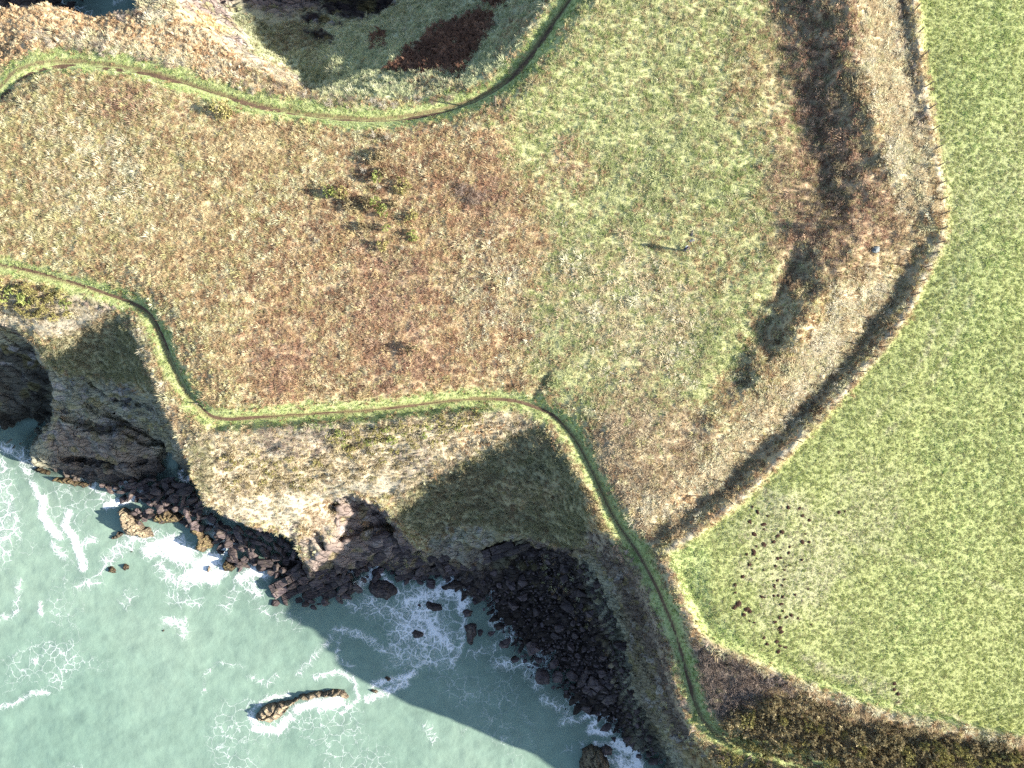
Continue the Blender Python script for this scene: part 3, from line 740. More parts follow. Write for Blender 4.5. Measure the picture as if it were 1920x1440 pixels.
ii = (np.arange(NY - 1)[:, None] * NX + np.arange(NX - 1)[None, :]).ravel()
quads = np.stack([ii, ii + 1, ii + 1 + NX, ii + NX], 1)
qf = tfield[quads].mean(1) > .5; qr = (trock[quads].mean(1) > .5) & ~qf
zones = {'pasture_field': qf, 'sea_cliff': qr, 'headland': ~(qf | qr)}
def submesh(name, sel):
    q = quads[sel]
    used, inv = np.unique(q.ravel(), return_inverse=True)
    co = np.stack([TX2[used], TY2[used], TZ2[used]], 1).astype(np.float32)
    me = bpy.data.meshes.new(name)
    nq = len(q)
    me.vertices.add(len(used)); me.vertices.foreach_set("co", co.ravel())
    me.loops.add(nq * 4); me.loops.foreach_set("vertex_index", inv.astype(np.int32).ravel())
    me.polygons.add(nq); me.polygons.foreach_set("loop_start", np.arange(0, nq * 4, 4, dtype=np.int32))
    me.polygons.foreach_set("use_smooth", np.ones(nq, bool))
    me.update(calc_edges=True)
    a = me.attributes.new("Col", 'FLOAT_COLOR', 'POINT')
    a.data.foreach_set("color", np.concatenate([tcol[used], np.ones((len(used), 1))], 1).astype(np.float32).ravel())
    a = me.attributes.new("rock", 'FLOAT', 'POINT')
    a.data.foreach_set("value", trock[used].astype(np.float32))
    me.normals_split_custom_set_from_vertices(TN[used].tolist())
    me.materials.append(M_GROUND)
    o = bpy.data.objects.new(name, me); COL.objects.link(o)
    tag(o, kind='structure')
    return o
for nm, sel in zones.items():
    submesh(nm, sel)

# ------------------------------------------------------------------ sea
def stroke_field(X, Y, strokes):
    f = np.zeros(X.shape)
    for pts, w, s in strokes:
        lw = [U(p[0], p[1], SEA)[:2] for p in pts]
        ww = w * (CAM_H - SEA) / FPX
        xs = [p[0] for p in lw]; ys = [p[1] for p in lw]
        m = ww * 2.6
        sel = np.nonzero((X > min(xs) - m) & (X < max(xs) + m) & (Y > min(ys) - m) & (Y < max(ys) + m))[0]
        if len(lw) == 1: d = np.hypot(X[sel] - lw[0][0], Y[sel] - lw[0][1])
        else: d = seg_dist(X[sel], Y[sel], lw)
        f[sel] = np.maximum(f[sel], s * np.exp(-(d / ww) ** 2 * .9))
    return f
FOAM = [
 ([(325, 1030), (345, 1040)], 22, 1.05), ([(375, 1062), (400, 1050)], 17, 1.1), ([(360, 1080), (385, 1078)], 16, 1.05), ([(400, 1085), (415, 1068)], 13, 1.0), ([(280, 1030), (330, 1018)], 17, .9),
 ([(200, 1050), (240, 1012), (290, 1000)], 13, .5), ([(185, 1075), (215, 1045), (250, 1025)], 9, .42), ([(300, 1060), (320, 1085), (350, 1095)], 14, .55), ([(455, 1085), (475, 1070), (500, 1075)], 15, .75), ([(470, 1095), (480, 1110)], 16, .6),
 ([(5, 840), (40, 850), (52, 885)], 12, .62), ([(62, 905), (72, 930)], 7, .75), ([(82, 935), (80, 965), (95, 990), (112, 1006)], 8, 1.0), ([(130, 962), (120, 985), (140, 1010), (152, 1045), (155, 1065)], 8, .95), ([(100, 1020), (120, 1045)], 9, .6), ([(155, 1020), (175, 1010)], 10, .5),
 ([(0, 870), (15, 960), (0, 1040)], 24, .4), ([(20, 950), (30, 1000)], 14, .4), ([(75, 1130), (78, 1150)], 6, .6), ([(35, 1090), (30, 1150), (0, 1160)], 8, .4),
 ([(200, 948), (240, 937), (278, 922)], 8, .9), ([(212, 920), (245, 896)], 7, .6), ([(170, 910), (205, 940)], 12, .45), ([(338, 882), (350, 880), (356, 892), (350, 903), (340, 898), (336, 886)], 4, .95),
 ([(392, 965), (402, 1000), (420, 1015)], 10, .55), ([(415, 1030), (448, 1015)], 7, .85), ([(395, 1045), (430, 1035)], 7, .6),
 ([(655, 1072), (680, 1055), (702, 1048), (716, 1032)], 7, 1.0), ([(705, 1050), (716, 1075)], 6, .95), ([(722, 1086), (745, 1110)], 6, .8), ([(668, 1100), (690, 1085), (700, 1070)], 12, .7), ([(640, 1115), (665, 1140)], 12, .5),
 ([(790, 1150)], 62, .72), ([(760, 1180), (830, 1200)], 34, .68), ([(760, 1130), (820, 1110), (850, 1088), (865, 1082)], 12, .85), ([(840, 1108), (868, 1118), (866, 1140)], 14, .92), ([(870, 1085), (884, 1080)], 6, 1.0),
 ([(800, 1165), (810, 1178), (830, 1200), (845, 1215)], 6, 1.0), ([(690, 1130), (740, 1150)], 26, .5), ([(630, 1180), (680, 1190), (720, 1220), (760, 1200)], 10, .5), ([(560, 1265), (600, 1220), (630, 1185)], 8, .4), ([(635, 1200), (632, 1235), (660, 1250)], 6, .45),
 ([(870, 1160), (865, 1210), (850, 1240)], 8, .6), ([(740, 1220), (800, 1235), (840, 1240)], 20, .5), ([(885, 1225), (930, 1215)], 14, .4), ([(700, 1282), (745, 1274), (775, 1262)], 8, .8), ([(690, 1310), (720, 1300), (760, 1280)], 9, .7), ([(735, 1240), (785, 1248)], 10, .45),
 ([(640, 1262), (665, 1278), (672, 1310), (640, 1338)], 5, .6), ([(590, 1270), (640, 1258), (665, 1275)], 7, .5), ([(556, 1330), (590, 1318), (640, 1312)], 9, .95), ([(600, 1330), (645, 1318)], 9, .6), ([(472, 1340), (480, 1365), (520, 1370), (545, 1345)], 10, .75), ([(470, 1335), (500, 1310), (540, 1302)], 6, .6),
 ([(382, 1300), (385, 1265), (410, 1242), (460, 1250)], 5, .3), ([(470, 1268), (500, 1285), (515, 1270)], 8, .38), ([(800, 1360), (815, 1390)], 10, .35),
 ([(930, 1245), (990, 1245), (1015, 1270)], 14, .55), ([(985, 1260), (1010, 1290)], 10, .5), ([(1020, 1310), (1060, 1335), (1075, 1350)], 12, .5), ([(1050, 1355), (1085, 1350)], 7, .5),
 ([(1095, 1345), (1112, 1338), (1120, 1350), (1105, 1365)], 7, .85), ([(1105, 1370), (1135, 1375), (1150, 1372)], 8, .8), ([(1115, 1395), (1140, 1400)], 6, .8), ([(1155, 1395), (1190, 1405), (1195, 1440)], 14, .9), ([(1160, 1425), (1180, 1440)], 14, .85), ([(1130, 1415), (1150, 1430)], 6, .8),
 ([(1060, 1405), (1100, 1395)], 10, .3), ([(90, 1215), (130, 1225), (105, 1280)], 18, .34), ([(0, 1325), (30, 1318), (60, 1300), (90, 1298)], 6, .55), ([(65, 1238)], 10, .6), ([(310, 1165), (340, 1165), (345, 1190)], 10, .55), ([(320, 1120), (370, 1130)], 16, .35), ([(440, 1110), (420, 1140)], 14, .35),
 ([(245, 1115), (235, 1130)], 14, .35), ([(150, 1100), (180, 1090)], 14, .4), ([(0, 5), (40, 8)], 18, .5), ([(215, 5), (232, 0)], 6, .5),
 ([(520, 1150), (560, 1170)], 16, .28), ([(480, 1130), (500, 1150)], 14, .3)]
nsx, nsy = 620, 500
sx = np.linspace(-74, 40, nsx); sy = np.linspace(-62, 62, nsy)
SXX, SYY = np.meshgrid(sx, sy); SXX = SXX.ravel(); SYY = SYY.ravel()
fo = stroke_field(SXX, SYY, FOAM)
dep = SEA - height(SXX, SYY)
fo = np.maximum(fo, .5 * np.exp(-(np.clip(dep, 0, 9) / .45) ** 2) * sstep(.3, .62, fbm2(SXX / 4, SYY / 4, 8, 3)))
fo = np.maximum(fo,   .22 * sstep(.5, .75, fbm2(SXX / 7, SYY / 7, 18, 3)))
shal = np.exp(-np.clip(dep, 0, 20) / .8)
swz = (fbm2(SXX / 3.5, SYY / 2.2, 91, 4, .55) - .5) * .3 + fo * .12 * (fbm2(SXX / .6, SYY / .6, 92, 2) - .2)
M_S = Nodes("sea_water")
_at = M_S.n("ShaderNodeAttribute", attribute_name="foam").outputs['Fac']
_sh = M_S.n("ShaderNodeAttribute", attribute_name="shallow").outputs['Fac']
_pos = M_S.n("ShaderNodeNewGeometry").outputs['Position']
_nz = M_S.n("ShaderNodeTexNoise"); _nz.inputs['Scale'].default_value = .55; _nz.inputs['Detail'].default_value = 5; M_S.l(_pos, _nz.inputs['Vector'])
_sc = M_S.n("ShaderNodeVectorMath", operation='SCALE'); _sc.inputs['Scale'].default_value = 2.6; M_S.l(_nz.outputs['Color'], _sc.inputs[0])
_ad = M_S.n("ShaderNodeVectorMath", operation='ADD'); M_S.l(_pos, _ad.inputs[0]); M_S.l(_sc.outputs[0], _ad.inputs[1])
def _lace(scale):
    v = M_S.n("ShaderNodeTexVoronoi", feature='DISTANCE_TO_EDGE'); v.inputs['Scale'].default_value = scale
    M_S.l(_ad.outputs[0], v.inputs['Vector']); return v.outputs['Distance']
_l1 = M_S.ramp(_lace(.75), [(0, 1), (.05, .75), (.2, 0)])
_l2 = M_S.ramp(_lace(1.9), [(0, 1), (.06, .7), (.26, 0)])
_rg = M_S.math('ABSOLUTE', M_S.math('SUBTRACT', M_S.noise(_ad.outputs[0], 2.2, 6, .7), .5))
_l3 = M_S.ramp(_rg, [(0, 1), (.03, .6), (.1, 0)])
_lc = M_S.math('MAXIMUM', M_S.math('MAXIMUM', _l1, M_S.math('MULTIPLY', _l2, .85)), M_S.math('MULTIPLY', _l3, .8))
_fine = M_S.noise(_ad.outputs[0], 3.0, 5, .7)
_k = M_S.math('ADD', M_S.math('MULTIPLY', _lc, .75), M_S.math('MULTIPLY', _fine, .32))      # 0 .. 1.05
_t = M_S.math('SUBTRACT', M_S.math('ADD', _k, M_S.math('MULTIPLY', _at, .78)), .93)
_foam = M_S.math('MULTIPLY', _t, 2.6, True)
_veil = M_S.math('MULTIPLY', M_S.math('MULTIPLY', _at, _at), .22, True)
_fm = M_S.math('MAXIMUM', _foam, _veil)
_big = M_S.noise(_pos, .06, 4, .6)
_wc = M_S.ramp(_big, [(.3, tuple(alb((150, 182, 164)) * .78)), (.55, tuple(alb((165, 194, 175)) * .78)), (.75, tuple(alb((175, 201, 181)) * .78))])
_mid = M_S.ramp(M_S.noise(_pos, .7, 5, .65), [(.3, .88), (.7, 1.1)])
_wc = M_S.mix(1.0, _wc, _mid, 'MULTIPLY')
_col = M_S.mix(_fm, _wc, (.78, .8, .8))
_wv = M_S.noise(_pos, 1.6, 5, .6)
_b = M_S.bump(M_S.math('ADD', M_S.math('MULTIPLY', _wv, .12), M_S.math('MULTIPLY', _fm, .1)), 1.0, .35)
_p = M_S.bsdf(_col, .22, .35, _b)
_rr = M_S.math('ADD', M_S.math('MULTIPLY', _fm, .6), .18); M_S.l(_rr, _p.inputs['Roughness'])
_tr = M_S.n("ShaderNodeBsdfTransparent"); _tr.inputs[0].default_value = (.75, .9, .88, 1)
_mx = M_S.n("ShaderNodeMixShader")
M_S.l(M_S.math('MULTIPLY', M_S.math('MULTIPLY', _sh, .75), M_S.math('SUBTRACT', 1.0, _fm)), _mx.inputs[0])
M_S.l(_p.outputs[0], _mx.inputs[1]); M_S.l(_tr.outputs[0], _mx.inputs[2])
M_SEA = M_S.out(_mx.outputs[0])
def build_sea():
    verts = np.stack([SXX, SYY, SEA + swz], 1)
    # the sheet runs on to the horizon from its rim
    idx = np.arange(nsx * nsy).reshape(nsy, nsx)
    q = np.stack([idx[:-1, :-1], idx[:-1, 1:], idx[1:, 1:], idx[1:, :-1]], -1).reshape(-1, 4)
    rim = np.concatenate([idx[0, :-1], idx[:-1, -1], idx[-1, :0:-1], idx[:0:-1, 0]])
    far = verts[rim].copy(); c = np.array([-17.0, 0, 0]); d = far[:, :2] - c[:2]
    far[:, :2] = c[:2] + d / np.linalg.norm(d, axis=1)[:, None] * 2500; far[:, 2] = SEA
    n0_ = len(verts); verts = np.vstack([verts, far])
    m = len(rim); a = np.arange(m); b = (a + 1) % m
    q2 = np.stack([rim[a], n0_ + a, n0_ + b, rim[b]], 1)
    fa = np.concatenate([fo, np.full(m, .1)]); sa = np.concatenate([shal, np.zeros(m)])
    Q = np.vstack([q, q2])
    o = mesh_obj("sea", verts, Q.tolist(), M_SEA, smooth=True)
    me = o.data
    t_ = me.attributes.new("foam", 'FLOAT', 'POINT'); t_.data.foreach_set("value", fa.astype(np.float32))
    t_ = me.attributes.new("shallow", 'FLOAT', 'POINT'); t_.data.foreach_set("value", sa.astype(np.float32))
    tag(o, kind='structure')
build_sea()

# ------------------------------------------------------------------ trodden earth of the coast path
def earth_material():
    N = Nodes("trodden_earth")
    geo = N.n("ShaderNodeNewGeometry").outputs['Position']
    c = N.ramp(N.noise(geo, 2.2, 5, .65), [(.3, tuple(dry((96, 76, 58), .2))), (.55, tuple(dry((126, 100, 76), .2))), (.75, tuple(dry((150, 124, 94), .2)))])
    return N.out(N.bsdf(c, .95, .1, N.bump(N.noise(geo, 9.0, 5, .7), .06, 1.0)).outputs[0])
M_EARTH = earth_material()
def path_ribbon(name, line, w0, lo, hi):
    pts = [line[0]]
    for a, b in zip(line[:-1], line[1:]):
        n = max(1, int(np.linalg.norm(b - a) / .2))
        for k in range(1, n + 1): pts.append(a + (b - a) * k / n)
    pts = np.array(pts)
    s = np.arange(len(pts)) * .2
    pts[:, 0] += (fbm2(s / 3, s * 0, 4, 3) - .5) * .35; pts[:, 1] += (fbm2(s / 3, s * 0 + 5, 6, 3) - .5) * .35
    t = np.gradient(pts, axis=0); t /= np.linalg.norm(t, axis=1)[:, None] + 1e-9
    n = np.stack([-t[:, 1], t[:, 0]], 1)
    gap = sstep(.38, .58, fbm2(s / 5, s * 0 + 2, 12, 3))
    w = w0 * (.2 + .8 * gap) * (.8 + .4 * fbm2(s / .8, s * 0, 13, 2))
    V, Fs = [], []
    for k in range(5):
        f = (k - 2) / 2
        q = pts + n * (w * f)[:, None]
        V.append(np.stack([q[:, 0], q[:, 1], height(q[:, 0], q[:, 1]) + .045 - .03 * abs(f) ** 2], 1))
    V = np.stack(V, 1).reshape(-1, 3)
    for i in range(len(pts) - 1):
        for k in range(4):
            a = i * 5 + k; Fs.append((a, a + 1, a + 6, a + 5))
    o = mesh_obj(name, V, Fs, M_EARTH, smooth=True)
    tag(o, kind='structure')
path_ribbon("coast_path", NP_W, .22, 0, 0)
path_ribbon("coast_path", SP_W, .13, 0, 0)

# ------------------------------------------------------------------ grass, bracken and turf (ground cover nobody could count)
def leaf_material(name, trans=.35, attr='col', src='INSTANCER'):
    N = Nodes(name)
    at = N.n("ShaderNodeAttribute", attribute_name=attr, attribute_type=src)
    c = at.outputs['Color']
    d = N.n("ShaderNodeBsdfDiffuse"); N.l(c, d.inputs[0])
    t = N.n("ShaderNodeBsdfTranslucent"); N.l(c, t.inputs[0])
    m = N.n("ShaderNodeMixShader"); m.inputs[0].default_value = trans
    N.l(d.outputs[0], m.inputs[1]); N.l(t.outputs[0], m.inputs[2])
    return N.out(m.outputs[0])
M_BLADE = leaf_material("grass_blade")

def blade(V, Fs, x, y, ang, ln, wd, lean, curl, z0=-.04):
    """a grass blade of two tapering segments"""
    d = np.array([math.cos(ang), math.sin(ang), 0]); sd = np.array([-math.sin(ang), math.cos(ang), 0])
    b = np.array([x, y, z0])
    p1 = b + d * ln * .5 * math.sin(lean) + np.array([0, 0, ln * .5 * math.cos(lean)])
    p2 = p1 + d * ln * .5 * math.sin(lean + curl) + np.array([0, 0, ln * .5 * math.cos(lean + curl)])
    k = len(V)
    V += [b - sd * wd * .5, b + sd * wd * .5, p1 + sd * wd * .5, p1 - sd * wd * .5, p2]
    Fs += [(k, k + 1, k + 2, k + 3), (k + 3, k + 2, k + 4)]

def tuft_mesh(kind, rnd):
    V, Fs = [], []
    if kind == 'tussock':
        wind = rnd.uniform(0, 6.28)
        for i in range(26):
            a = rnd.uniform(0, 6.283); r = rnd.uniform(0, .16) ** .9
            blade(V, Fs, r * math.cos(a), r * math.sin(a), a + rnd.gauss(0, .5), rnd.uniform(.26, .52), rnd.uniform(.022, .042), rnd.uniform(.15, .75), rnd.uniform(.3, 1.2))
    elif kind == 'turf':
        for i in range(20):
            a = rnd.uniform(0, 6.283); r = .17 * math.sqrt(rnd.random())
            blade(V, Fs, r * math.cos(a), r * math.sin(a), rnd.uniform(0, 6.283), rnd.uniform(.09, .2), rnd.uniform(.022, .04), rnd.uniform(.1, .8), rnd.uniform(.2, 1.0))
    else:   # dead bracken: drooping fronds with side leaflets
        for i in range(7):
            a = rnd.uniform(0, 6.283); ln = rnd.uniform(.4, .75); lean = rnd.uniform(.5, 1.2)
            d = np.array([math.cos(a), math.sin(a), 0]); sd = np.array([-math.sin(a), math.cos(a), 0])
            p = np.array([rnd.uniform(-.1, .1), rnd.uniform(-.1, .1), rnd.uniform(.05, .25)])
            for k in range(5):
                f = k / 5; st = ln / 5
                q = p + d * st * math.sin(lean) + np.array([0, 0, st * math.cos(lean)])
                wdt = .2 * (1 - f) * ln / .6 + .02
                for s in (-1, 1):
                    e = .5 * (p + q) + sd * s * wdt + d * .05 + np.array([0, 0, rnd.uniform(-.06, .03)])
                    m = len(V); V += [p, q, e]; Fs.append((m, m + 1, m + 2))
                p = q; lean += .3
    return V, Fs

TUFTS = bpy.data.collections.new("tuft_shapes")      # shapes only; they stand nowhere themselves
KIND0 = {}
_r = random.Random(5)
for kind in ('tussock', 'turf', 'bracken'):
    KIND0[kind] = len(TUFTS.objects)
    for v in range(5):
        V, Fs = tuft_mesh(kind, _r)
        me = bpy.data.meshes.new("tuft"); me.from_pydata([tuple(p) for p in V], [], Fs); me.update(); me.materials.append(M_BLADE)
        TUFTS.objects.link(bpy.data.objects.new("tuft_%02d" % (KIND0[kind] + v), me))

def gn_scatter():
    ng = bpy.data.node_groups.new("scatter_tufts", 'GeometryNodeTree')
    ng.interface.new_socket("Geometry", in_out='INPUT', socket_type='NodeSocketGeometry')
    ng.interface.new_socket("Geometry", in_out='OUTPUT', socket_type='NodeSocketGeometry')
    n = ng.nodes; l = ng.links
    gi = n.new('NodeGroupInput'); go = n.new('NodeGroupOutput')
    ci = n.new('GeometryNodeCollectionInfo'); ci.inputs['Collection'].default_value = TUFTS
    ci.inputs['Separate Children'].default_value = True; ci.inputs['Reset Children'].default_value = True
    ip = n.new('GeometryNodeInstanceOnPoints'); ip.inputs['Pick Instance'].default_value = True
    def na(name, typ):
        a = n.new('GeometryNodeInputNamedAttribute'); a.data_type = typ; a.inputs['Name'].default_value = name
        return [o for o in a.outputs if o.enabled and o.name == 'Attribute'][0]
    l.new(gi.outputs[0], ip.inputs['Points']); l.new(ci.outputs[0], ip.inputs['Instance'])
    l.new(na('vid', 'INT'), ip.inputs['Instance Index'])
    l.new(na('rot', 'FLOAT_VECTOR'), ip.inputs['Rotation'])
    l.new(na('scl', 'FLOAT_VECTOR'), ip.inputs['Scale'])
    l.new(ip.outputs[0], go.inputs[0])
    return ng
GN = gn_scatter()

def scatter(name, P3, rot, scl, col, vid, label=None, cat=None):
    me = bpy.data.meshes.new(name)
    me.vertices.add(len(P3)); me.vertices.foreach_set("co", np.asarray(P3, np.float32).ravel())
    for nm, typ, key, dat in (('rot', 'FLOAT_VECTOR', 'vector', rot), ('scl', 'FLOAT_VECTOR', 'vector', scl), ('vid', 'INT', 'value', vid)):
        a = me.attributes.new(nm, typ, 'POINT'); a.data.foreach_set(key, np.asarray(dat, np.int32 if typ == 'INT' else np.float32).ravel())
    a = me.attributes.new('col', 'FLOAT_COLOR', 'POINT')
    a.data.foreach_set('color', np.concatenate([col, np.ones((len(col), 1))], 1).astype(np.float32).ravel())
    o = bpy.data.objects.new(name, me); COL.objects.link(o)
    md = o.modifiers.new("scatter", 'NODES'); md.node_group = GN
    tag(o, label, cat, kind='stuff')
    return o

def grow():
    n = 330000
    x = RNG.uniform(-54, 56, n); y = RNG.uniform(-45, 45, n)
    z = height(x, y)
    px, py = PX(x, y, z)
    ok = (px > -60) & (px < 1980) & (py > -60) & (py < 1500) & (z > -19.3)
    x, y, z, px, py = x[ok], y[ok], z[ok], px[ok], py[ok]
    dens = n / (110 * 90.0)
    cid = np.full(len(x), CID['rough'])
    for cls, idx, w in layer_weights(px, py, x, y):
        hit = RNG.random(len(idx)) < w
        cid[idx[hit]] = CID[cls]
    sl = slope_at(x, y)
    pd = bil(PD, x, y, GX0, GY0, HS)
    den = np.array([PROP[c][2] for c in CLS])[cid]
    keep = RNG.random(len(x)) < den / dens * np.sqrt(1 + np.clip(sl, 0, 2.5) ** 2)
    keep &= ~((sl > 2.6) & (RNG.random(len(x)) < .9) & (z < -2.5))
    keep &= ~((z < -16) & (RNG.random(len(x)) < .93))
    keep &= pd > .12 + .16 * RNG.random(len(x))
    x, y, z, cid, sl, pd, px, py = x[keep], y[keep], z[keep], cid[keep], sl[keep], pd[keep], px[keep], py[keep]
    m = len(x)
    # slope direction, to set tufts a little out from the ground
    e = .3
    gx = (height(x + e, y) - height(x - e, y)) / (2 * e); gy = (height(x, y + e) - height(x, y - e)) / (2 * e)
    gm = np.sqrt(gx ** 2 + gy ** 2) + 1e-6
    tilt = np.arctan(np.clip(gm, 0, 2)) * .75
    ax = tilt * gy / gm; ay = -tilt * gx / gm
    rot = np.stack([ax + RNG.normal(0, .12, m), ay + RNG.normal(0, .12, m), RNG.uniform(0, 6.283, m)], 1)
    clump = fbm2(x / 1.1, y / 1.1, 301, 3, .6)
    kinds = [PROP[c][0] or 'turf' for c in CLS]
    k0 = np.array([KIND0[k] for k in kinds])[cid]
    # a few blades of grass among the bracken
    br = np.array([k == 'bracken' for k in kinds])[cid] & (RNG.random(m) < np.where(cid == CID['rust'], .25, .55))
    k0 = np.where(br, KIND0['tussock'], k0)
    vid = k0 + RNG.integers(0, 5, m)
    s = np.array([PROP[c][1] for c in CLS])[cid] * RNG.uniform(.65, 1.3, m) * np.where((cid == CID['field']) | (cid == CID['fieldp']), 1.0, (.45 + .75 * clump + .35 * fbm2(x / 5, y / 5, 303, 3)))
    s = s * np.where(RNG.random(m) < .05, 1.4, 1.0)
    s = np.where(pd < 1.3, s * (.55 + .45 * pd / 1.3), s)
    zs = s * RNG.uniform(.8, 1.25, m)
    scl = np.stack([s, s, zs], 1)
    col = np.zeros((m, 3))
    patch = .5 + (fbm2(x / 2.0, y / 2.0, 401, 4, .6) - .5) * .75 + (fbm2(x / 8.0, y / 8.0, 403, 3, .6) - .5) * .7
    for c in CLS:
        w = cid == CID[c]
        if not w.any(): continue
        pal = np.array(PAL[c])
        pw = patch[w] if c not in ('field', 'verge') else .5 + (fbm2(x[w] / 9, y[w] / 9, 402, 3) - .5) * .6
        j = np.clip((pw - .22) / .56 * len(pal) + RNG.normal(0, 1.1 if c not in ('field', 'verge') else 1.5, w.sum()), 0, len(pal) - .01).astype(int)
        col[w] = pal[j]
    col *= RNG.uniform(.86, 1.13, m)[:, None]
    lum = .58 + .0 * x
    hgt = bil_terrain_offset(x, y)
    P3 = np.stack([x, y, z + hgt], 1)
    fld = (cid == CID['field']) | (cid == CID['fieldp'])
    vrg = cid == CID['verge']
    brk = np.array([k == 'bracken' for k in kinds])[cid] & ~fld & ~vrg
    rest = ~(fld | vrg | brk)
    for nm, sel in (("pasture_grass", fld), ("verge_grass", vrg), ("bracken", brk), ("rough_grass", rest)):
        scatter(nm, P3[sel], rot[sel], scl[sel], col[sel], vid[sel])
    return m

# the lumps of the finished ground surface, so that tufts stand on it
_gi = np.full((NYh // 2 + 1, NXh // 2 + 1), 0.0); _gc = np.zeros_like(_gi)
_ti = np.clip(((TX - GX0) / (HS * 2)).astype(int), 0, _gi.shape[1] - 1); _tj = np.clip(((TY - GY0) / (HS * 2)).astype(int), 0, _gi.shape[0] - 1)
np.add.at(_gi, (_tj, _ti), TZ - height(TX, TY)); np.add.at(_gc, (_tj, _ti), 1)
_gi = boxblur(_gi, 1) / np.maximum(boxblur(_gc, 1), .05)
def bil_terrain_offset(x, y):
    return bil(_gi, x, y, GX0 + HS, GY0 + HS, HS * 2)
def top(x, y):
    return float(height(np.array([x]), np.array([y]))[0] + bil_terrain_offset(np.array([x]), np.array([y]))[0])
N_TUFTS = grow()

# ------------------------------------------------------------------ rocks
def rock_material(name, dry_c, wet_c, lichen=(190, 176, 120), crack=1.6, z0=-19.8, z1=-20.9, k=.72):
    N = Nodes(name)
    geo = N.n("ShaderNodeNewGeometry").outputs['Position']
    rnd = N.n("ShaderNodeObjectInfo").outputs['Random']
    n1 = N.noise(geo, 1.8, 6, .7); n2 = N.noise(geo, 9.0, 5, .7)
    c = N.ramp(n1, [(.3, tuple(alb(dry_c) * .62 * k)), (.5, tuple(alb(dry_c) * k)), (.64, tuple(alb(lichen) * k)), (.8, tuple(alb(dry_c) * 1.2 * k))])
    sep = N.n("ShaderNodeSeparateXYZ"); N.l(geo, sep.inputs[0])
    zz = N.math('ADD', sep.outputs[2], N.math('MULTIPLY', N.math('SUBTRACT', n1, .5), 1.4))
    w = N.n("ShaderNodeMapRange"); w.inputs['From Min'].default_value = z0; w.inputs['From Max'].default_value = z1
    N.l(zz, w.inputs['Value'])
    c = N.mix(w.outputs[0], c, tuple(alb(wet_c) * k))
    c = N.mix(1.0, c, N.ramp(n2, [(.25, .6), (.7, 1.25)]), 'MULTIPLY')
    c = N.mix(1.0, c, N.ramp(rnd, [(0, .65), (.6, 1.0), (.97, 1.35), (1, 2.2)]), 'MULTIPLY')
    mp = N.n("ShaderNodeMapping"); mp.inputs['Rotation'].default_value = (.3, .2, .55); mp.inputs['Scale'].default_value = (.6, 1.7, 1.3)
    N.l(geo, mp.inputs['Vector'])
    vo = N.n("ShaderNodeTexVoronoi", feature='DISTANCE_TO_EDGE'); vo.inputs['Scale'].default_value = crack
    N.l(mp.outputs[0], vo.inputs['Vector'])
    c = N.mix(1.0, c, N.ramp(vo.outputs['Distance'], [(0, .4), (.05, 1)]), 'MULTIPLY')
    hgt = N.math('ADD', N.math('MULTIPLY', n2, .08), N.math('MULTIPLY', N.ramp(vo.outputs['Distance'], [(0, 0), (.08, 1)]), .1))
    return N.out(N.bsdf(c, .75, .3, N.bump(hgt, 1.0, .8)).outputs[0])
M_ROCK_PALE = rock_material("barnacled_rock", (196, 178, 150), (112, 98, 84), (196, 184, 150))
M_ROCK_BROWN = rock_material("weed_brown_rock", (156, 136, 104), (92, 78, 60), (160, 150, 96), 1.5)
M_ROCK_DARK = rock_material("purple_rock", (120, 106, 106), (80, 70, 70), (140, 126, 112), 1.1, -20.3, -21.2)
M_BOULDER = rock_material("beach_boulder", (112, 98, 100), (90, 78, 82), (132, 118, 116), .5, -20.5, -21.3)

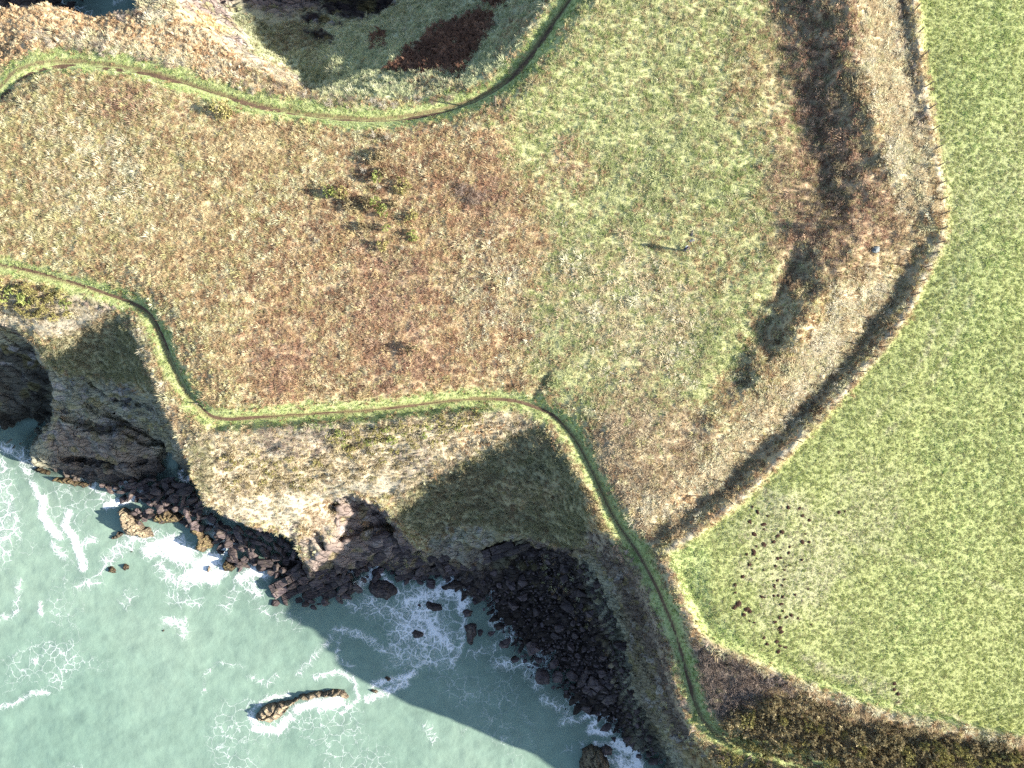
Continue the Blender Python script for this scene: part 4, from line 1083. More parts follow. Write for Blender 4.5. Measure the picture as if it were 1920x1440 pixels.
def sea_rock(name, label, poly, ztop, mat, edge=.5, rough=.5, ridge=None, tilt=(0, 0), cat='rock', zbase=-22.6, grid=.14):
    """a rock built up over its outline: flank, top, tilt and strata ridges"""
    cx = sum(p[0] for p in poly) / len(poly); cy = sum(p[1] for p in poly) / len(poly)
    zm = .5 * (ztop + SEA)
    w = [U(p[0], p[1], zm)[:2] for p in poly]
    ox, oy, _ = U(cx, cy, zm)
    w = np.array(w) - (ox, oy)
    x0, y0 = w.min(0) - .7; x1, y1 = w.max(0) + .7
    gx = np.arange(x0, x1, grid); gy = np.arange(y0, y1, grid)
    X, Y = np.meshgrid(gx, gy)
    sd = seg_dist(X + (fbm2((X + ox) / .6, (Y + oy) / .6, 7, 3) - .5) * .6, Y + (fbm2((X + ox) / .6, (Y + oy) / .6, 8, 3) - .5) * .6, [tuple(p) for p in w] + [tuple(w[0])])
    ins = inpoly(X, Y, [tuple(p) for p in w])
    sd = np.where(ins, sd, -sd)
    h = ztop - SEA
    prof = 1 - np.exp(-np.clip(sd, 0, 9) / edge)
    z = SEA - .35 + (h + .35) * prof + np.where(sd < 0, sd * 2.2, 0)
    z += (X * tilt[0] + Y * tilt[1]) * prof
    if ridge is not None:
        a, per, amp = ridge
        q = (X * math.cos(a) + Y * math.sin(a)) / per + fbm2((X + ox) / 1.5, (Y + oy) / 1.5, 3, 3) * 1.2
        z += (np.abs((q % 1) - .5) * 2 - .6) * amp * np.clip(prof * 1.4, 0, 1)
        q2 = (-X * math.sin(a) + Y * math.cos(a)) / (per * 1.9) + fbm2((X + ox) / 1.1, (Y + oy) / 1.1, 4, 3) * .9
        z -= np.clip(1 - np.abs((q2 % 1) - .5) * 9, 0, 1) * amp * 1.2 * prof
    z += (fbm2((X + ox) / .9, (Y + oy) / .9, 5, 4, .6) - .5) * rough * np.clip(prof * 1.5, .2, 1)
    z = np.maximum(z, zbase)
    ny, nx = X.shape
    V = np.stack([X, Y, z], -1).reshape(-1, 3); V[:, 2] -= SEA
    idx = np.arange(ny * nx).reshape(ny, nx)
    q = np.stack([idx[:-1, :-1], idx[:-1, 1:], idx[1:, 1:], idx[1:, :-1]], -1).reshape(-1, 4)
    keep = V[q][:, :, 2].max(1) > zbase - SEA + .05
    o = mesh_obj(name, V, q[keep].tolist(), mat)
    o.location = (ox, oy, SEA)
    tag(o, label, cat)
    return o

sea_rock("sea_rock", "pale pointed rock beside the breaking surf, rising to a sharp northern tip", [(214, 957), (228, 951), (245, 968), (262, 984), (280, 998), (285, 1010), (262, 1013), (240, 1009), (224, 1004), (220, 985)], -18.9, M_ROCK_PALE, .5, .5, (.9, .5, .28), (-.05, .08))
sea_rock("sea_rock", "small ragged pinkish rock at the foot of the pale pointed rock", [(204, 1012), (210, 998), (222, 992), (232, 1000), (224, 1008), (212, 1014)], -20.3, M_ROCK_PALE, .35, .6, (.3, .4, .3))
sea_rock("sea_rock", "mottled brown and yellow rock just east of the pale pointed rock", [(280, 968), (290, 956), (312, 954), (338, 964), (345, 972), (322, 985), (300, 987), (284, 981)], -19.2, M_ROCK_BROWN, .5, .8, (.5, .45, .25))
sea_rock("sea_rock", "knobbly weed-brown rock with two humps above the whitest surf", [(349, 992), (360, 983), (375, 987), (382, 1003), (397, 1014), (396, 1030), (374, 1040), (359, 1030), (364, 1012), (350, 1003)], -19.2, M_ROCK_BROWN, .45, .9, (1.2, .5, .25))
sea_rock("sea_rock", "small sunlit brown rock at the west end of the long dark ledge", [(410, 1060), (420, 1049), (436, 1052), (446, 1064), (432, 1076), (414, 1073)], -20.0, M_ROCK_BROWN, .4, .6, (.6, .5, .2))
sea_rock("sea_rock", "low brown rock at the far left below the western cliff", [(54, 880), (72, 875), (94, 884), (90, 893), (70, 891)], -20.1, M_ROCK_BROWN, .4, .5, (.2, .5, .15))
sea_rock("sea_rock", "long golden brown rock in the sunlit water under the western cliff", [(88, 905), (102, 892), (140, 897), (167, 910), (152, 918), (118, 913)], -19.9, M_ROCK_BROWN, .45, .6, (.3, .5, .2))
sea_rock("sea_rock", "dark half-drowned rock, the more westerly of two west of the surf", [(198, 1066), (206, 1058), (218, 1066), (216, 1077), (203, 1076)], -20.5, M_ROCK_BROWN, .35, .5)
sea_rock("sea_rock", "dark half-drowned rock, the more easterly of two west of the surf", [(222, 1068), (230, 1057), (242, 1060), (242, 1070), (228, 1073)], -20.3, M_ROCK_BROWN, .35, .5)
sea_rock("sea_rock", "tiny orange brown rock tip just off the surf", [(240, 1036), (246, 1032), (249, 1038), (242, 1042)], -20.4, M_ROCK_PALE, .25, .3)
sea_rock("sea_rock", "small pinkish rock tip awash in the white surf", [(384, 1070), (392, 1058), (396, 1068), (388, 1078)], -20.3, M_ROCK_PALE, .25, .3)
sea_rock("sea_rock", "big round weed-dark rock standing off the blocky ledge", [(682, 1102), (690, 1090), (710, 1084), (735, 1090), (749, 1108), (745, 1122), (725, 1131), (698, 1126), (685, 1115)], -19.9, M_ROCK_DARK, .9, .6)
sea_rock("sea_rock", "two-lobed dark rock amid the shaded lace of foam", [(795, 1128), (806, 1124), (816, 1130), (830, 1134), (832, 1146), (812, 1150), (798, 1144)], -20.2, M_ROCK_DARK, .45, .4)
sea_rock("sea_rock", "oval dark rock at the southern rim of the shaded foam", [(764, 1186), (780, 1179), (796, 1184), (795, 1196), (776, 1200)], -20.3, M_ROCK_DARK, .45, .4)
sea_rock("sea_rock", "upright oblong dark rock between foam and boulder beach", [(868, 1176), (880, 1168), (895, 1172), (894, 1196), (884, 1216), (872, 1208), (872, 1190)], -20.1, M_ROCK_DARK, .45, .4)
sea_rock("sea_rock", "dark rock where the foam reaches the boulder beach", [(862, 1152), (876, 1140), (888, 1146), (886, 1160), (868, 1164)], -20.3, M_ROCK_DARK, .4, .4)
sea_rock("sea_rock", "dark crag between the ring of foam and the foam sheet", [(822, 1104), (850, 1086), (880, 1094), (888, 1108), (862, 1106), (838, 1110)], -20.0, M_ROCK_DARK, .4, .6)
sea_rock("sea_rock", "dark low rock in the lace of foam near the two-lobed rock", [(778, 1132), (786, 1128), (792, 1138), (784, 1146)], -20.5, M_ROCK_DARK, .35, .3)
sea_rock("sea_rock", "reddish rock tip in foam at the shadow's edge, nearer the beach", [(714, 1272), (726, 1266), (740, 1272), (730, 1282)], -20.3, M_ROCK_PALE, .3, .5)
sea_rock("sea_rock", "reddish rock tip in foam, west of its twin at the shadow's edge", [(690, 1298), (700, 1290), (712, 1296), (704, 1304)], -20.4, M_ROCK_PALE, .3, .5)
sea_rock("sea_rock", "tiny reddish rock awash in open green water", [(300, 1184), (308, 1176), (313, 1184), (305, 1190)], -20.6, M_ROCK_PALE, .25, .3)
sea_rock("sea_rock", "craggy rock at the bottom edge where the shaded surf breaks", [(1086, 1450), (1092, 1412), (1110, 1402), (1130, 1412), (1142, 1430), (1150, 1460), (1110, 1470)], -18.9, M_ROCK_PALE, .5, .9, (.4, .6, .4))
sea_rock("sea_rock", "sea-washed dark rock at the foot of the eastern cliff by the surf", [(1120, 1408), (1138, 1398), (1152, 1408), (1150, 1420), (1130, 1420)], -20.1, M_ROCK_DARK, .4, .4)

sea_rock("sea_rock", "jagged pale western block of the lone reef", [(473, 1350), (482, 1332), (498, 1322), (524, 1318), (556, 1310), (562, 1315), (540, 1330), (526, 1346), (506, 1360), (484, 1358)], -20.0, M_ROCK_PALE, .28, .5, (.7, .8, .35), (-.03, .16), grid=.1)
sea_rock("sea_rock", "long eastern fin of the lone reef with a rounded pink end", [(552, 1314), (562, 1303), (590, 1299), (625, 1294), (646, 1297), (655, 1308), (650, 1316), (632, 1310), (600, 1311), (572, 1318)], -20.05, M_ROCK_PALE, .25, .4, (.5, .9, .3), (0, .2), grid=.1)
# --- jointed ledges: every block its own piece
def block_mesh(a, b, h, rnd, nm="block"):
    """a jointed block with broken corners: top chamfered, sides ragged"""
    j = lambda s: rnd.uniform(-s, s)
    base = [(-a / 2, -b / 2), (a / 2, -b / 2), (a / 2, b / 2), (-a / 2, b / 2)]
    bot = [(x + j(.05), y + j(.05), -h) for x, y in base]
    mid = [(x + j(.08) * a, y + j(.08) * b, -.12 + j(.05)) for x, y in base]
    tp = [(x * .88 + j(.03), y * .86 + j(.03), j(.05)) for x, y in base]
    V = bot + mid + tp
    Fs = [(8, 9, 10, 11)]
    for k in range(4):
        n = (k + 1) % 4
        Fs += [(k, n, 4 + n, 4 + k), (4 + k, 4 + n, 8 + n, 8 + k)]
    me = bpy.data.meshes.new(nm); me.from_pydata(V, [], Fs); me.update(); me.materials.append(M_ROCK_DARK)
    return me
_rb = random.Random(9)
BLOCKS = [block_mesh(1, 1, 1.3, _rb) for _ in range(10)]
PALE_BLOCKS = [b.copy() for b in BLOCKS]
for b in PALE_BLOCKS: b.materials.clear(); b.materials.append(M_ROCK_PALE)
def boulder_mesh(rnd, n=13, flat=.62):
    bm = bmesh.new()
    for i in range(n):
        v = Vector((rnd.gauss(0, 1), rnd.gauss(0, 1), rnd.gauss(0, 1))).normalized()
        p = rnd.uniform(.86, 1.0)
        bm.verts.new((v.x * p * .5, v.y * p * .38, v.z * p * .5 * flat))
    r = bmesh.ops.convex_hull(bm, input=bm.verts)
    bmesh.ops.delete(bm, geom=[g for g in r['geom_interior'] if isinstance(g, bmesh.types.BMVert)], context='VERTS')
    bmesh.ops.triangulate(bm, faces=bm.faces)
    me = bpy.data.meshes.new("boulder"); bm.to_mesh(me); bm.free()
    me.materials.append(M_BOULDER)
    return me
SLABS = [boulder_mesh(random.Random(500 + q), 16, .6) for q in range(10)]
for q in SLABS: q.materials.clear(); q.materials.append(M_ROCK_DARK)
def jointed_ledge(label, poly, zplane, size, ang, seed, shapes=None, jz=.18, jr=.07, cat='ledge'):
    shapes = shapes or BLOCKS
    """zplane: three (px, py, z)"""
    A = np.array([[p[0], p[1], 1] for p in zplane]); pl = np.linalg.solve(A, np.array([p[2] for p in zplane]))
    zc = lambda px, py: pl[0] * px + pl[1] * py + pl[2]
    cx = sum(p[0] for p in poly) / len(poly); cy = sum(p[1] for p in poly) / len(poly)
    wx_, wy_, wz_ = U(cx, cy, zc(cx, cy))
    root = empty('rock_ledge' if cat == 'ledge' else 'reef', (wx_, wy_, wz_)); tag(root, label, cat)
    rnd = random.Random(seed); ca, sa = math.cos(ang), math.sin(ang)
    R = 14
    v = -R
    while v < R:
        bh = size[1] * rnd.uniform(.6, 1.5); u = -R + rnd.uniform(0, size[0])
        while u < R:
            bw = size[0] * rnd.choice((rnd.uniform(.4, .9), rnd.uniform(.7, 1.5), rnd.uniform(1.4, 2.3)))
            lx = (u + bw / 2) * ca - (v + bh / 2) * sa; ly = (u + bw / 2) * sa + (v + bh / 2) * ca
            x, y = wx_ + lx, wy_ + ly
            px, py = PX(x, y, wz_)
            z = zc(px, py)
            px, py = PX(x, y, z)
            if inpoly(np.array([px]), np.array([py]), poly)[0] and rnd.random() > .04:
                o = bpy.data.objects.new("block", rnd.choice(shapes)); COL.objects.link(o)
                o.parent = root
                o.location = (lx, ly, z - wz_ + rnd.uniform(-jz, jz))
                o.rotation_euler = (rnd.gauss(-.06, jr), rnd.gauss(0, jr), ang + rnd.gauss(0, jr))
                hull = jz > .3 or rnd.random() < .3
                o.scale = (bw - .05, bh - .05, rnd.uniform(.8, 1.2))
                if hull:
                    o.data = rnd.choice(SLABS); o.scale = (bw * 1.35, bh * 1.75, rnd.uniform(.9, 2.2)); o.rotation_euler.z += rnd.gauss(0, .5)
            u += bw
        v += bh
    return root
jointed_ledge("blocky slab ledge running into the sea, its western tip catching the sun", [(503, 1110), (515, 1092), (550, 1066), (575, 1064), (600, 1050), (640, 1052), (662, 1072), (655, 1096), (632, 1114), (590, 1126), (550, 1133), (515, 1128)],
              [(505, 1115, -20.6), (600, 1055, -18.6), (640, 1110, -20.5)], (1.25, .75), .5, 1)
jointed_ledge("dark blocky rock platform below the shaded notch, behind the round rock", [(640, 1050), (700, 1008), (755, 992), (795, 1030), (835, 1050), (835, 1074), (765, 1090), (738, 1076), (722, 1052), (700, 1042), (672, 1062)],
              [(640, 1052, -18.4), (780, 1020, -17.0), (780, 1090, -20.5)], (1.3, .85), .45, 2)
jointed_ledge("dark tilted slabs between the shaded spur and the boulder beach", [(800, 1045), (850, 1036), (905, 1030), (960, 1018), (985, 1020), (960, 1052), (930, 1068), (890, 1078), (835, 1082)],
              [(800, 1050, -18.2), (970, 1022, -17.4), (860, 1082, -20.3)], (1.7, 1.0), .42, 3)
jointed_ledge("dark broken slabs at the foot of the eastern cliff above the last surf", [(1075, 1240), (1110, 1225), (1150, 1260), (1165, 1300), (1140, 1330), (1100, 1300)],
              [(1075, 1240, -20.4), (1150, 1250, -19.4), (1120, 1320, -20.4)], (1.1, .8), 1.0, 4)

jointed_ledge('dark flat ledge under the western tip of the lit cliff', [(268, 930), (330, 902), (366, 925), (384, 958), (390, 990), (350, 990), (348, 966), (312, 952), (285, 955)], [(268, 990, -20.4), (390, 990, -20.2), (329.0, 902, -19.2)], (1.0, .7), 0.5, 20, None, .38, .2)
jointed_ledge('long dark ledge in the shadow below the lit cliff edge', [(408, 985), (440, 985), (500, 1000), (540, 1018), (566, 1050), (560, 1072), (515, 1082), (480, 1062), (445, 1068), (424, 1040)], [(408, 1082, -20.5), (566, 1082, -20.3), (487.0, 985, -19.3)], (1.0, .7), -0.45, 21, None, .38, .2)
jointed_ledge('dark jagged reef filling the mouth of the western inlet', [(190, 905), (250, 898), (320, 898), (350, 905), (345, 925), (300, 935), (262, 948), (235, 925), (200, 920)], [(190, 948, -21.099999999999998), (350, 948, -20.9), (270.0, 898, -19.9)], (1.0, .7), -0.2, 24, None, .38, .2)
jointed_ledge('dark jagged reef between the two-humped rock and the lit cliff', [(385, 955), (410, 972), (420, 1000), (425, 1040), (412, 1046), (400, 1010), (390, 985)], [(385, 1046, -21.2), (425, 1046, -21.0), (405.0, 955, -20.0)], (1.0, .7), 0.4, 25, None, .38, .2)
jointed_ledge('dark wet rock shelf joining the pale pointed rock to the inlet reef', [(232, 950), (262, 948), (300, 955), (345, 968), (352, 985), (300, 960), (270, 985), (250, 972)], [(232, 985, -21.0), (352, 985, -20.8), (292.0, 948, -19.8)], (1.0, .7), 0.5, 26, None, .38, .2)
jointed_ledge('low dark weed-covered shelf on the seaward side of the slab ledge', [(510, 1118), (560, 1126), (620, 1118), (665, 1092), (690, 1078), (668, 1112), (620, 1134), (550, 1142), (512, 1136)], [(510, 1142, -21.4), (690, 1142, -21.2), (600.0, 1078, -20.2)], (1.0, .7), -0.45, 27, None, .38, .2)
# --- boulder beach
_rb = random.Random(21)
BOULDERS = [boulder_mesh(_rb, _rb.choice((12, 15, 18, 22))) for _ in range(14)]
BEACH = [(900, 1075), (940, 1062), (985, 1040), (1010, 1032), (1060, 1045), (1090, 1050), (1122, 1090), (1148, 1150), (1163, 1200), (1176, 1250), (1192, 1320), (1222, 1390), (1240, 1430), (1200, 1425), (1140, 1385),
         (1095, 1352), (1045, 1320), (1005, 1265), (950, 1228), (905, 1195), (885, 1150), (880, 1105)]
def beach():
    rnd = random.Random(33)
    got = []
    cell = {}
    tries = 0
    while tries < 15000:
        tries += 1
        px = rnd.uniform(875, 1245); py = rnd.uniform(1030, 1435)
        if not inpoly(np.array([px]), np.array([py]), BEACH)[0]: continue
        z = -19.8
        for _ in range(3):
            x, y, _z = U(px, py, z); z = float(height(np.array([x]), np.array([y]))[0])
        if z > -17.5: continue
        big = max(0, 1 - tries / 2500.0)
        s = rnd.uniform(.25, .7) + big * rnd.random() ** 2.5 * 2.3
        r = s * .42
        ok = True
        ci, cj = int(x // 1), int(y // 1)
        for i in range(ci - 2, ci + 3):
            for j in range(cj - 2, cj + 3):
                for (bx, by, br) in cell.get((i, j), ()):
                    if (bx - x) ** 2 + (by - y) ** 2 < (br + r) ** 2 * .8: ok = False; break
                if not ok: break
            if not ok: break
        if not ok: continue
        cell.setdefault((ci, cj), []).append((x, y, r))
        got.append((s, x, y, z))
    got.sort(reverse=True)
    labs = ["angular dark boulder among the loose boulders of the shaded cove beach"]
    for k, (s, x, y, z) in enumerate(got[:285]):
        o = bpy.data.objects.new("boulder", rnd.choice(BOULDERS)); COL.objects.link(o)
        o.location = (x, y, z + s * .12)
        o.rotation_euler = (rnd.gauss(0, .3), rnd.gauss(0, .3), rnd.uniform(0, 6.28))
        o.scale = (s, s, s * rnd.uniform(.8, 1.2))
        ppx, ppy = PX(x, y, z)
        size = 'large' if s > 1.15 else 'middling' if s > .75 else 'small'
        where = ('by the upper rocks' if ppy < 1110 else 'near the water' if (ppx - 900) / 300 < (ppy - 1160) / 260 else 'under the eastern cliff' if ppx > 1090 else 'mid-beach')
        tag(o, "%s angular dark boulder of the shaded cove beach, %s" % (size, where), 'boulder', 'loose boulders of the cove beach')
    V, Fs = [], []
    for (s, x, y, z) in got[285:]:
        me = rnd.choice(BOULDERS)
        M = Matrix.Translation((x, y, z + s * .1)) @ Matrix.Rotation(rnd.uniform(0, 6.28), 4, 'Z') @ Matrix.Rotation(rnd.gauss(0, .3), 4, 'X') @ Matrix.Scale(s, 4)
        b = len(V)
        V += [tuple(M @ v.co) for v in me.vertices]
        Fs += [tuple(b + i for i in p.vertices) for p in me.polygons]
    o = mesh_obj("beach_stones", V, Fs, M_BOULDER); tag(o, kind='stuff')
beach()

def foot_rocks():
    rnd = random.Random(71)
    line = [(180, 912), (230, 920), (300, 925), (352, 935), (380, 965), (402, 985), (430, 1010), (445, 1050), (500, 1072), (540, 1080), (575, 1085), (660, 1085), (700, 1070), (770, 1090), (850, 1090), (890, 1120)]
    for k in range(110):
        i = rnd.randrange(len(line) - 1); f = rnd.random()
        px = line[i][0] + (line[i + 1][0] - line[i][0]) * f + rnd.gauss(0, 9); py = line[i][1] + (line[i + 1][1] - line[i][1]) * f + rnd.gauss(0, 9)
        x, y, z = U(px, py, -20.6); g = float(height(np.array([x]), np.array([y]))[0])
        if g > -18.5: continue
        s = rnd.uniform(.4, 1.0) + rnd.random() ** 3 * 1.0
        o = bpy.data.objects.new("shore_rock", rnd.choice(BOULDERS)); COL.objects.link(o)
        o.location = (x, y, max(g, SEA - .25) + s * .12); o.rotation_euler = (rnd.gauss(0, .4), rnd.gauss(0, .4), rnd.uniform(0, 6.28)); o.scale = (s, s, s * rnd.uniform(.9, 1.5))
        tag(o, "%s dark rock in the wave-washed fringe %s" % ('big' if s > 1 else 'small', 'of the western inlet' if px < 400 else 'below the lit cliff' if px < 620 else 'below the shaded notch'), 'rock', 'rocks along the foot of the cliffs')
foot_rocks()
def lone_boulder(name, label, px, py, s, mat=None, squash=.8, group=None):
    x, y, z = ground_at(px, py)
    me = boulder_mesh(random.Random(int(px)), 30, .8)
    me.materials.clear(); me.materials.append(mat or M_ROCK_GREY)
    o = bpy.data.objects.new(name, me); COL.objects.link(o)
    o.location = (x, y, top(x, y) + s * .2); o.scale = (s, s, s * squash); o.rotation_euler = (0, 0, .6)
    tag(o, label, 'rock', group)
M_ROCK_GREY = rock_material("grey_field_stone", (150, 160, 162), (120, 120, 120), (176, 184, 180), .4, -40, -41)
lone_boulder("boulder", "lone blue-grey boulder on the brown gap in the rampart", 1639, 469, 1.0)
lone_boulder("boulder", "pale stone beside the burrow in the rampart's shaded side", 1456, 634, .7, M_ROCK_PALE)
lone_boulder("boulder", "white stone on the grassy lip of the northern bowl", 733, 157, .55, M_ROCK_PALE)
for _px, _py, _s, _l in ((1028, 1016, .8, "pale stone on the dark rim above the cove"), (1115, 1172, .55, "small pale stone in the middle of the dark boulders"), (1146, 1247, .9, "large pale grey boulder near the foot of the eastern cliff"),
                 (1149, 1275, .9, "squarish pale pink boulder below the eastern cliff"), (1155, 1284, .6, "small pink boulder touching a squarish pale one below the eastern cliff"), (980, 1112, .8, "light slab among the upper boulders of the cove")):
    lone_boulder("boulder", _l, _px, _py, _s, M_ROCK_DARK if 'slab' in _l else M_ROCK_PALE, .7)

# ------------------------------------------------------------------ shrubs
def plant_material(name, stops, trans=.15):
    N = Nodes(name)
    rnd = N.n("ShaderNodeObjectInfo").outputs['Random']
    geo = N.n("ShaderNodeNewGeometry").outputs['Position']
    at = N.n("ShaderNodeAttribute", attribute_name="tone").outputs['Fac']
    c = N.ramp(at, [(p, tuple(dry(q, .25) * 1.15)) for p, q in stops])
    c = N.mix(1.0, c, N.ramp(rnd, [(0, .8), (1, 1.2)]), 'MULTIPLY')
    c = N.mix(1.0, c, N.ramp(N.noise(geo, 3.0, 3), [(.3, .8), (.7, 1.2)]), 'MULTIPLY')
    d = N.n("ShaderNodeBsdfDiffuse"); N.l(c, d.inputs[0]); t = N.n("ShaderNodeBsdfTranslucent"); N.l(c, t.inputs[0])
    m = N.n("ShaderNodeMixShader"); m.inputs[0].default_value = trans
    N.l(d.outputs[0], m.inputs[1]); N.l(t.outputs[0], m.inputs[2])
    return N.out(m.outputs[0])
M_GORSE = plant_material("gorse_green", [(0, (112, 104, 60)), (.35, (158, 150, 78)), (.7, (186, 178, 92)), (1, (214, 196, 130))])
M_GORSE_DULL = plant_material("gorse_dull", [(0, (110, 96, 66)), (.35, (160, 142, 96)), (.7, (190, 174, 120)), (1, (212, 192, 146))])
M_GORSE_BRIGHT = plant_material("gorse_fresh", [(0, (112, 124, 52)), (.4, (160, 174, 72)), (1, (190, 204, 110))])
M_TWIG = plant_material("bare_twigs", [(0, (120, 102, 90)), (.5, (168, 146, 128)), (1, (202, 182, 162))])
M_TWIG_PALE = plant_material("bleached_twigs", [(0, (170, 160, 140)), (.5, (212, 202, 180)), (1, (236, 228, 208))])
M_STEM = plant_material("shrub_stem", [(0, (110, 92, 74)), (1, (150, 130, 108))])

def set_tone(me, tone):
    a = me.attributes.new("tone", 'FLOAT', 'POINT'); a.data.foreach_set("value", np.asarray(tone, np.float32))

def gorse_meshes(rnd, clumps=26, spikes=15):
    """foliage: spiky cushions on branch ends; stem: the forking wood under them. Unit radius, height about 1"""
    V, Fs, T = [], [], []
    SV, SF = [], []
    ends = []
    for i in range(clumps):
        a = rnd.uniform(0, 6.283); r = math.sqrt(rnd.random()) * .85
        h = (1 - .55 * r * r) * rnd.uniform(.62, 1.05)
        ends.append(Vector((r * math.cos(a), r * math.sin(a), h)))
    for e in ends:
        cr = rnd.uniform(.16, .3); tn = rnd.random()
        for k in range(spikes):
            d = Vector((rnd.gauss(0, 1), rnd.gauss(0, 1), rnd.gauss(.45, .8))).normalized()
            s = d.orthogonal().normalized(); s.rotate(Matrix.Rotation(rnd.uniform(0, 6.28), 3, d))
            b0 = e + d * cr * rnd.uniform(0, .35); tp = e + d * cr * rnd.uniform(.8, 1.3)
            w = cr * rnd.uniform(.2, .34)
            b = len(V)
            V += [b0 - s * w * .5, b0 + s * w * .5, (b0 + tp) * .5 + s * w * .6, tp, (b0 + tp) * .5 - s * w * .6]
            Fs += [(b, b + 1, b + 2, b + 4), (b + 4, b + 2, b + 3)]
            t = min(1, max(0, tn * .6 + rnd.uniform(0, .4)))
            T += [t * .5, t * .5, t, min(1, t + .15), t]
    ST = []
    for i in range(7):
        e = ends[i] * .9; b0 = Vector((rnd.uniform(-.06, .06), rnd.uniform(-.06, .06), -.1)); m = b0.lerp(e, .5) + Vector((0, 0, .1))
        prev = None
        for p, w in ((b0, .045), (m, .03), (e, .012)):
            b = len(SV)
            for q in range(3):
                SV.append(p + Vector((math.cos(q * 2.09) * w, math.sin(q * 2.09) * w, 0))); ST.append(rnd.random())
            if prev is not None:
                for q in range(3): SF.append((prev + q, prev + (q + 1) % 3, b + (q + 1) % 3, b + q))
            prev = b
    me = bpy.data.meshes.new("gorse_foliage"); me.from_pydata([tuple(v) for v in V], [], Fs); me.update(); set_tone(me, T)
    ms = bpy.data.meshes.new("gorse_stem"); ms.from_pydata([tuple(v) for v in SV], [], SF); ms.update(); set_tone(ms, ST); ms.materials.append(M_STEM)
    return me, ms

def twig_mesh(rnd, stems=16, spread=.8, sub=5):
    """bare branching shrub of thin twigs. Unit height"""
    V, Fs, T = [], [], []
    def tw(p, q, w, t):
        d = (q - p); s = d.orthogonal().normalized() * w; u = d.cross(s).normalized() * w
        b = len(V)
        V.extend([p + s, p - s * .5 + u * .86, p - s * .5 - u * .86, q]); T.extend([t * .6, t * .6, t * .6, t])
        Fs.extend([(b, b + 1, b + 3), (b + 1, b + 2, b + 3), (b + 2, b, b + 3)])
    for i in range(stems):
        a = rnd.uniform(0, 6.283); r = spread * math.sqrt(rnd.random())
        e = Vector((r * math.cos(a), r * math.sin(a), rnd.uniform(.65, 1.0) * (1 - .3 * r)))
        b0 = Vector((e.x * .3, e.y * .3, -.08)); t = rnd.random()
        tw(b0, e, .022, t)
        for k in range(sub):
            f = rnd.uniform(.35, .95); p = b0.lerp(e, f)
            d = Vector((rnd.gauss(0, 1), rnd.gauss(0, 1), rnd.gauss(.5, .5))).normalized()
            q = p + d * rnd.uniform(.15, .38)
            tw(p, q, .013, t)
            for _ in range(2):
                d2 = (d + Vector((rnd.gauss(0, .7), rnd.gauss(0, .7), rnd.gauss(.2, .5)))).normalized()
                tw(p.lerp(q, rnd.uniform(.4, 1)), q + d2 * rnd.uniform(.06, .2), .009, min(1, t + .2))
    me = bpy.data.meshes.new("branches"); me.from_pydata([tuple(v) for v in V], [], Fs); me.update(); set_tone(me, T)
    return me

_rg = random.Random(77)
GORSE_M = []
for mat in (M_GORSE, M_GORSE_DULL, M_GORSE_BRIGHT):
    row = []
    for _ in range(4):
        me, ms = gorse_meshes(_rg); me.materials.append(mat); row.append((me, ms))
    GORSE_M.append(row)
TWIG_M = []
for mat in (M_TWIG, M_TWIG_PALE):
    row = []
    for _ in range(4):
        me = twig_mesh(_rg, 18, .8, 6); me.materials.append(mat); row.append(me)
    TWIG_M.append(row)

PLACE = None
def placed(label):
    return label if PLACE is None else label + ', ' + PLACE
def gorse(px, py, r, h, tone, label, group, rnd=random.Random(4)):
    x, y, z = ground_at(px, py)
    root = empty("gorse_bush", (x, y, top(x, y) - .05), rnd.uniform(0, 6.28)); tag(root, placed(label), 'shrub', group)
    me, ms = rnd.choice(GORSE_M[tone])
    for nm, m in (("foliage", me), ("stem", ms)):
        o = bpy.data.objects.new(nm, m); COL.objects.link(o); o.parent = root; o.scale = (r, r * rnd.uniform(.8, 1.2), h)
def twigs(px, py, r, h, tone, label, group, name="bare_shrub", rnd=random.Random(6)):
    x, y, z = ground_at(px, py)
    o = bpy.data.objects.new(name, rnd.choice(TWIG_M[tone])); COL.objects.link(o)
    o.location = (x, y, top(x, y) - .03); o.rotation_euler = (rnd.gauss(0, .1), rnd.gauss(0, .1), rnd.uniform(0, 6.28)); o.scale = (r, r, h)
    tag(o, placed(label), 'shrub', group)

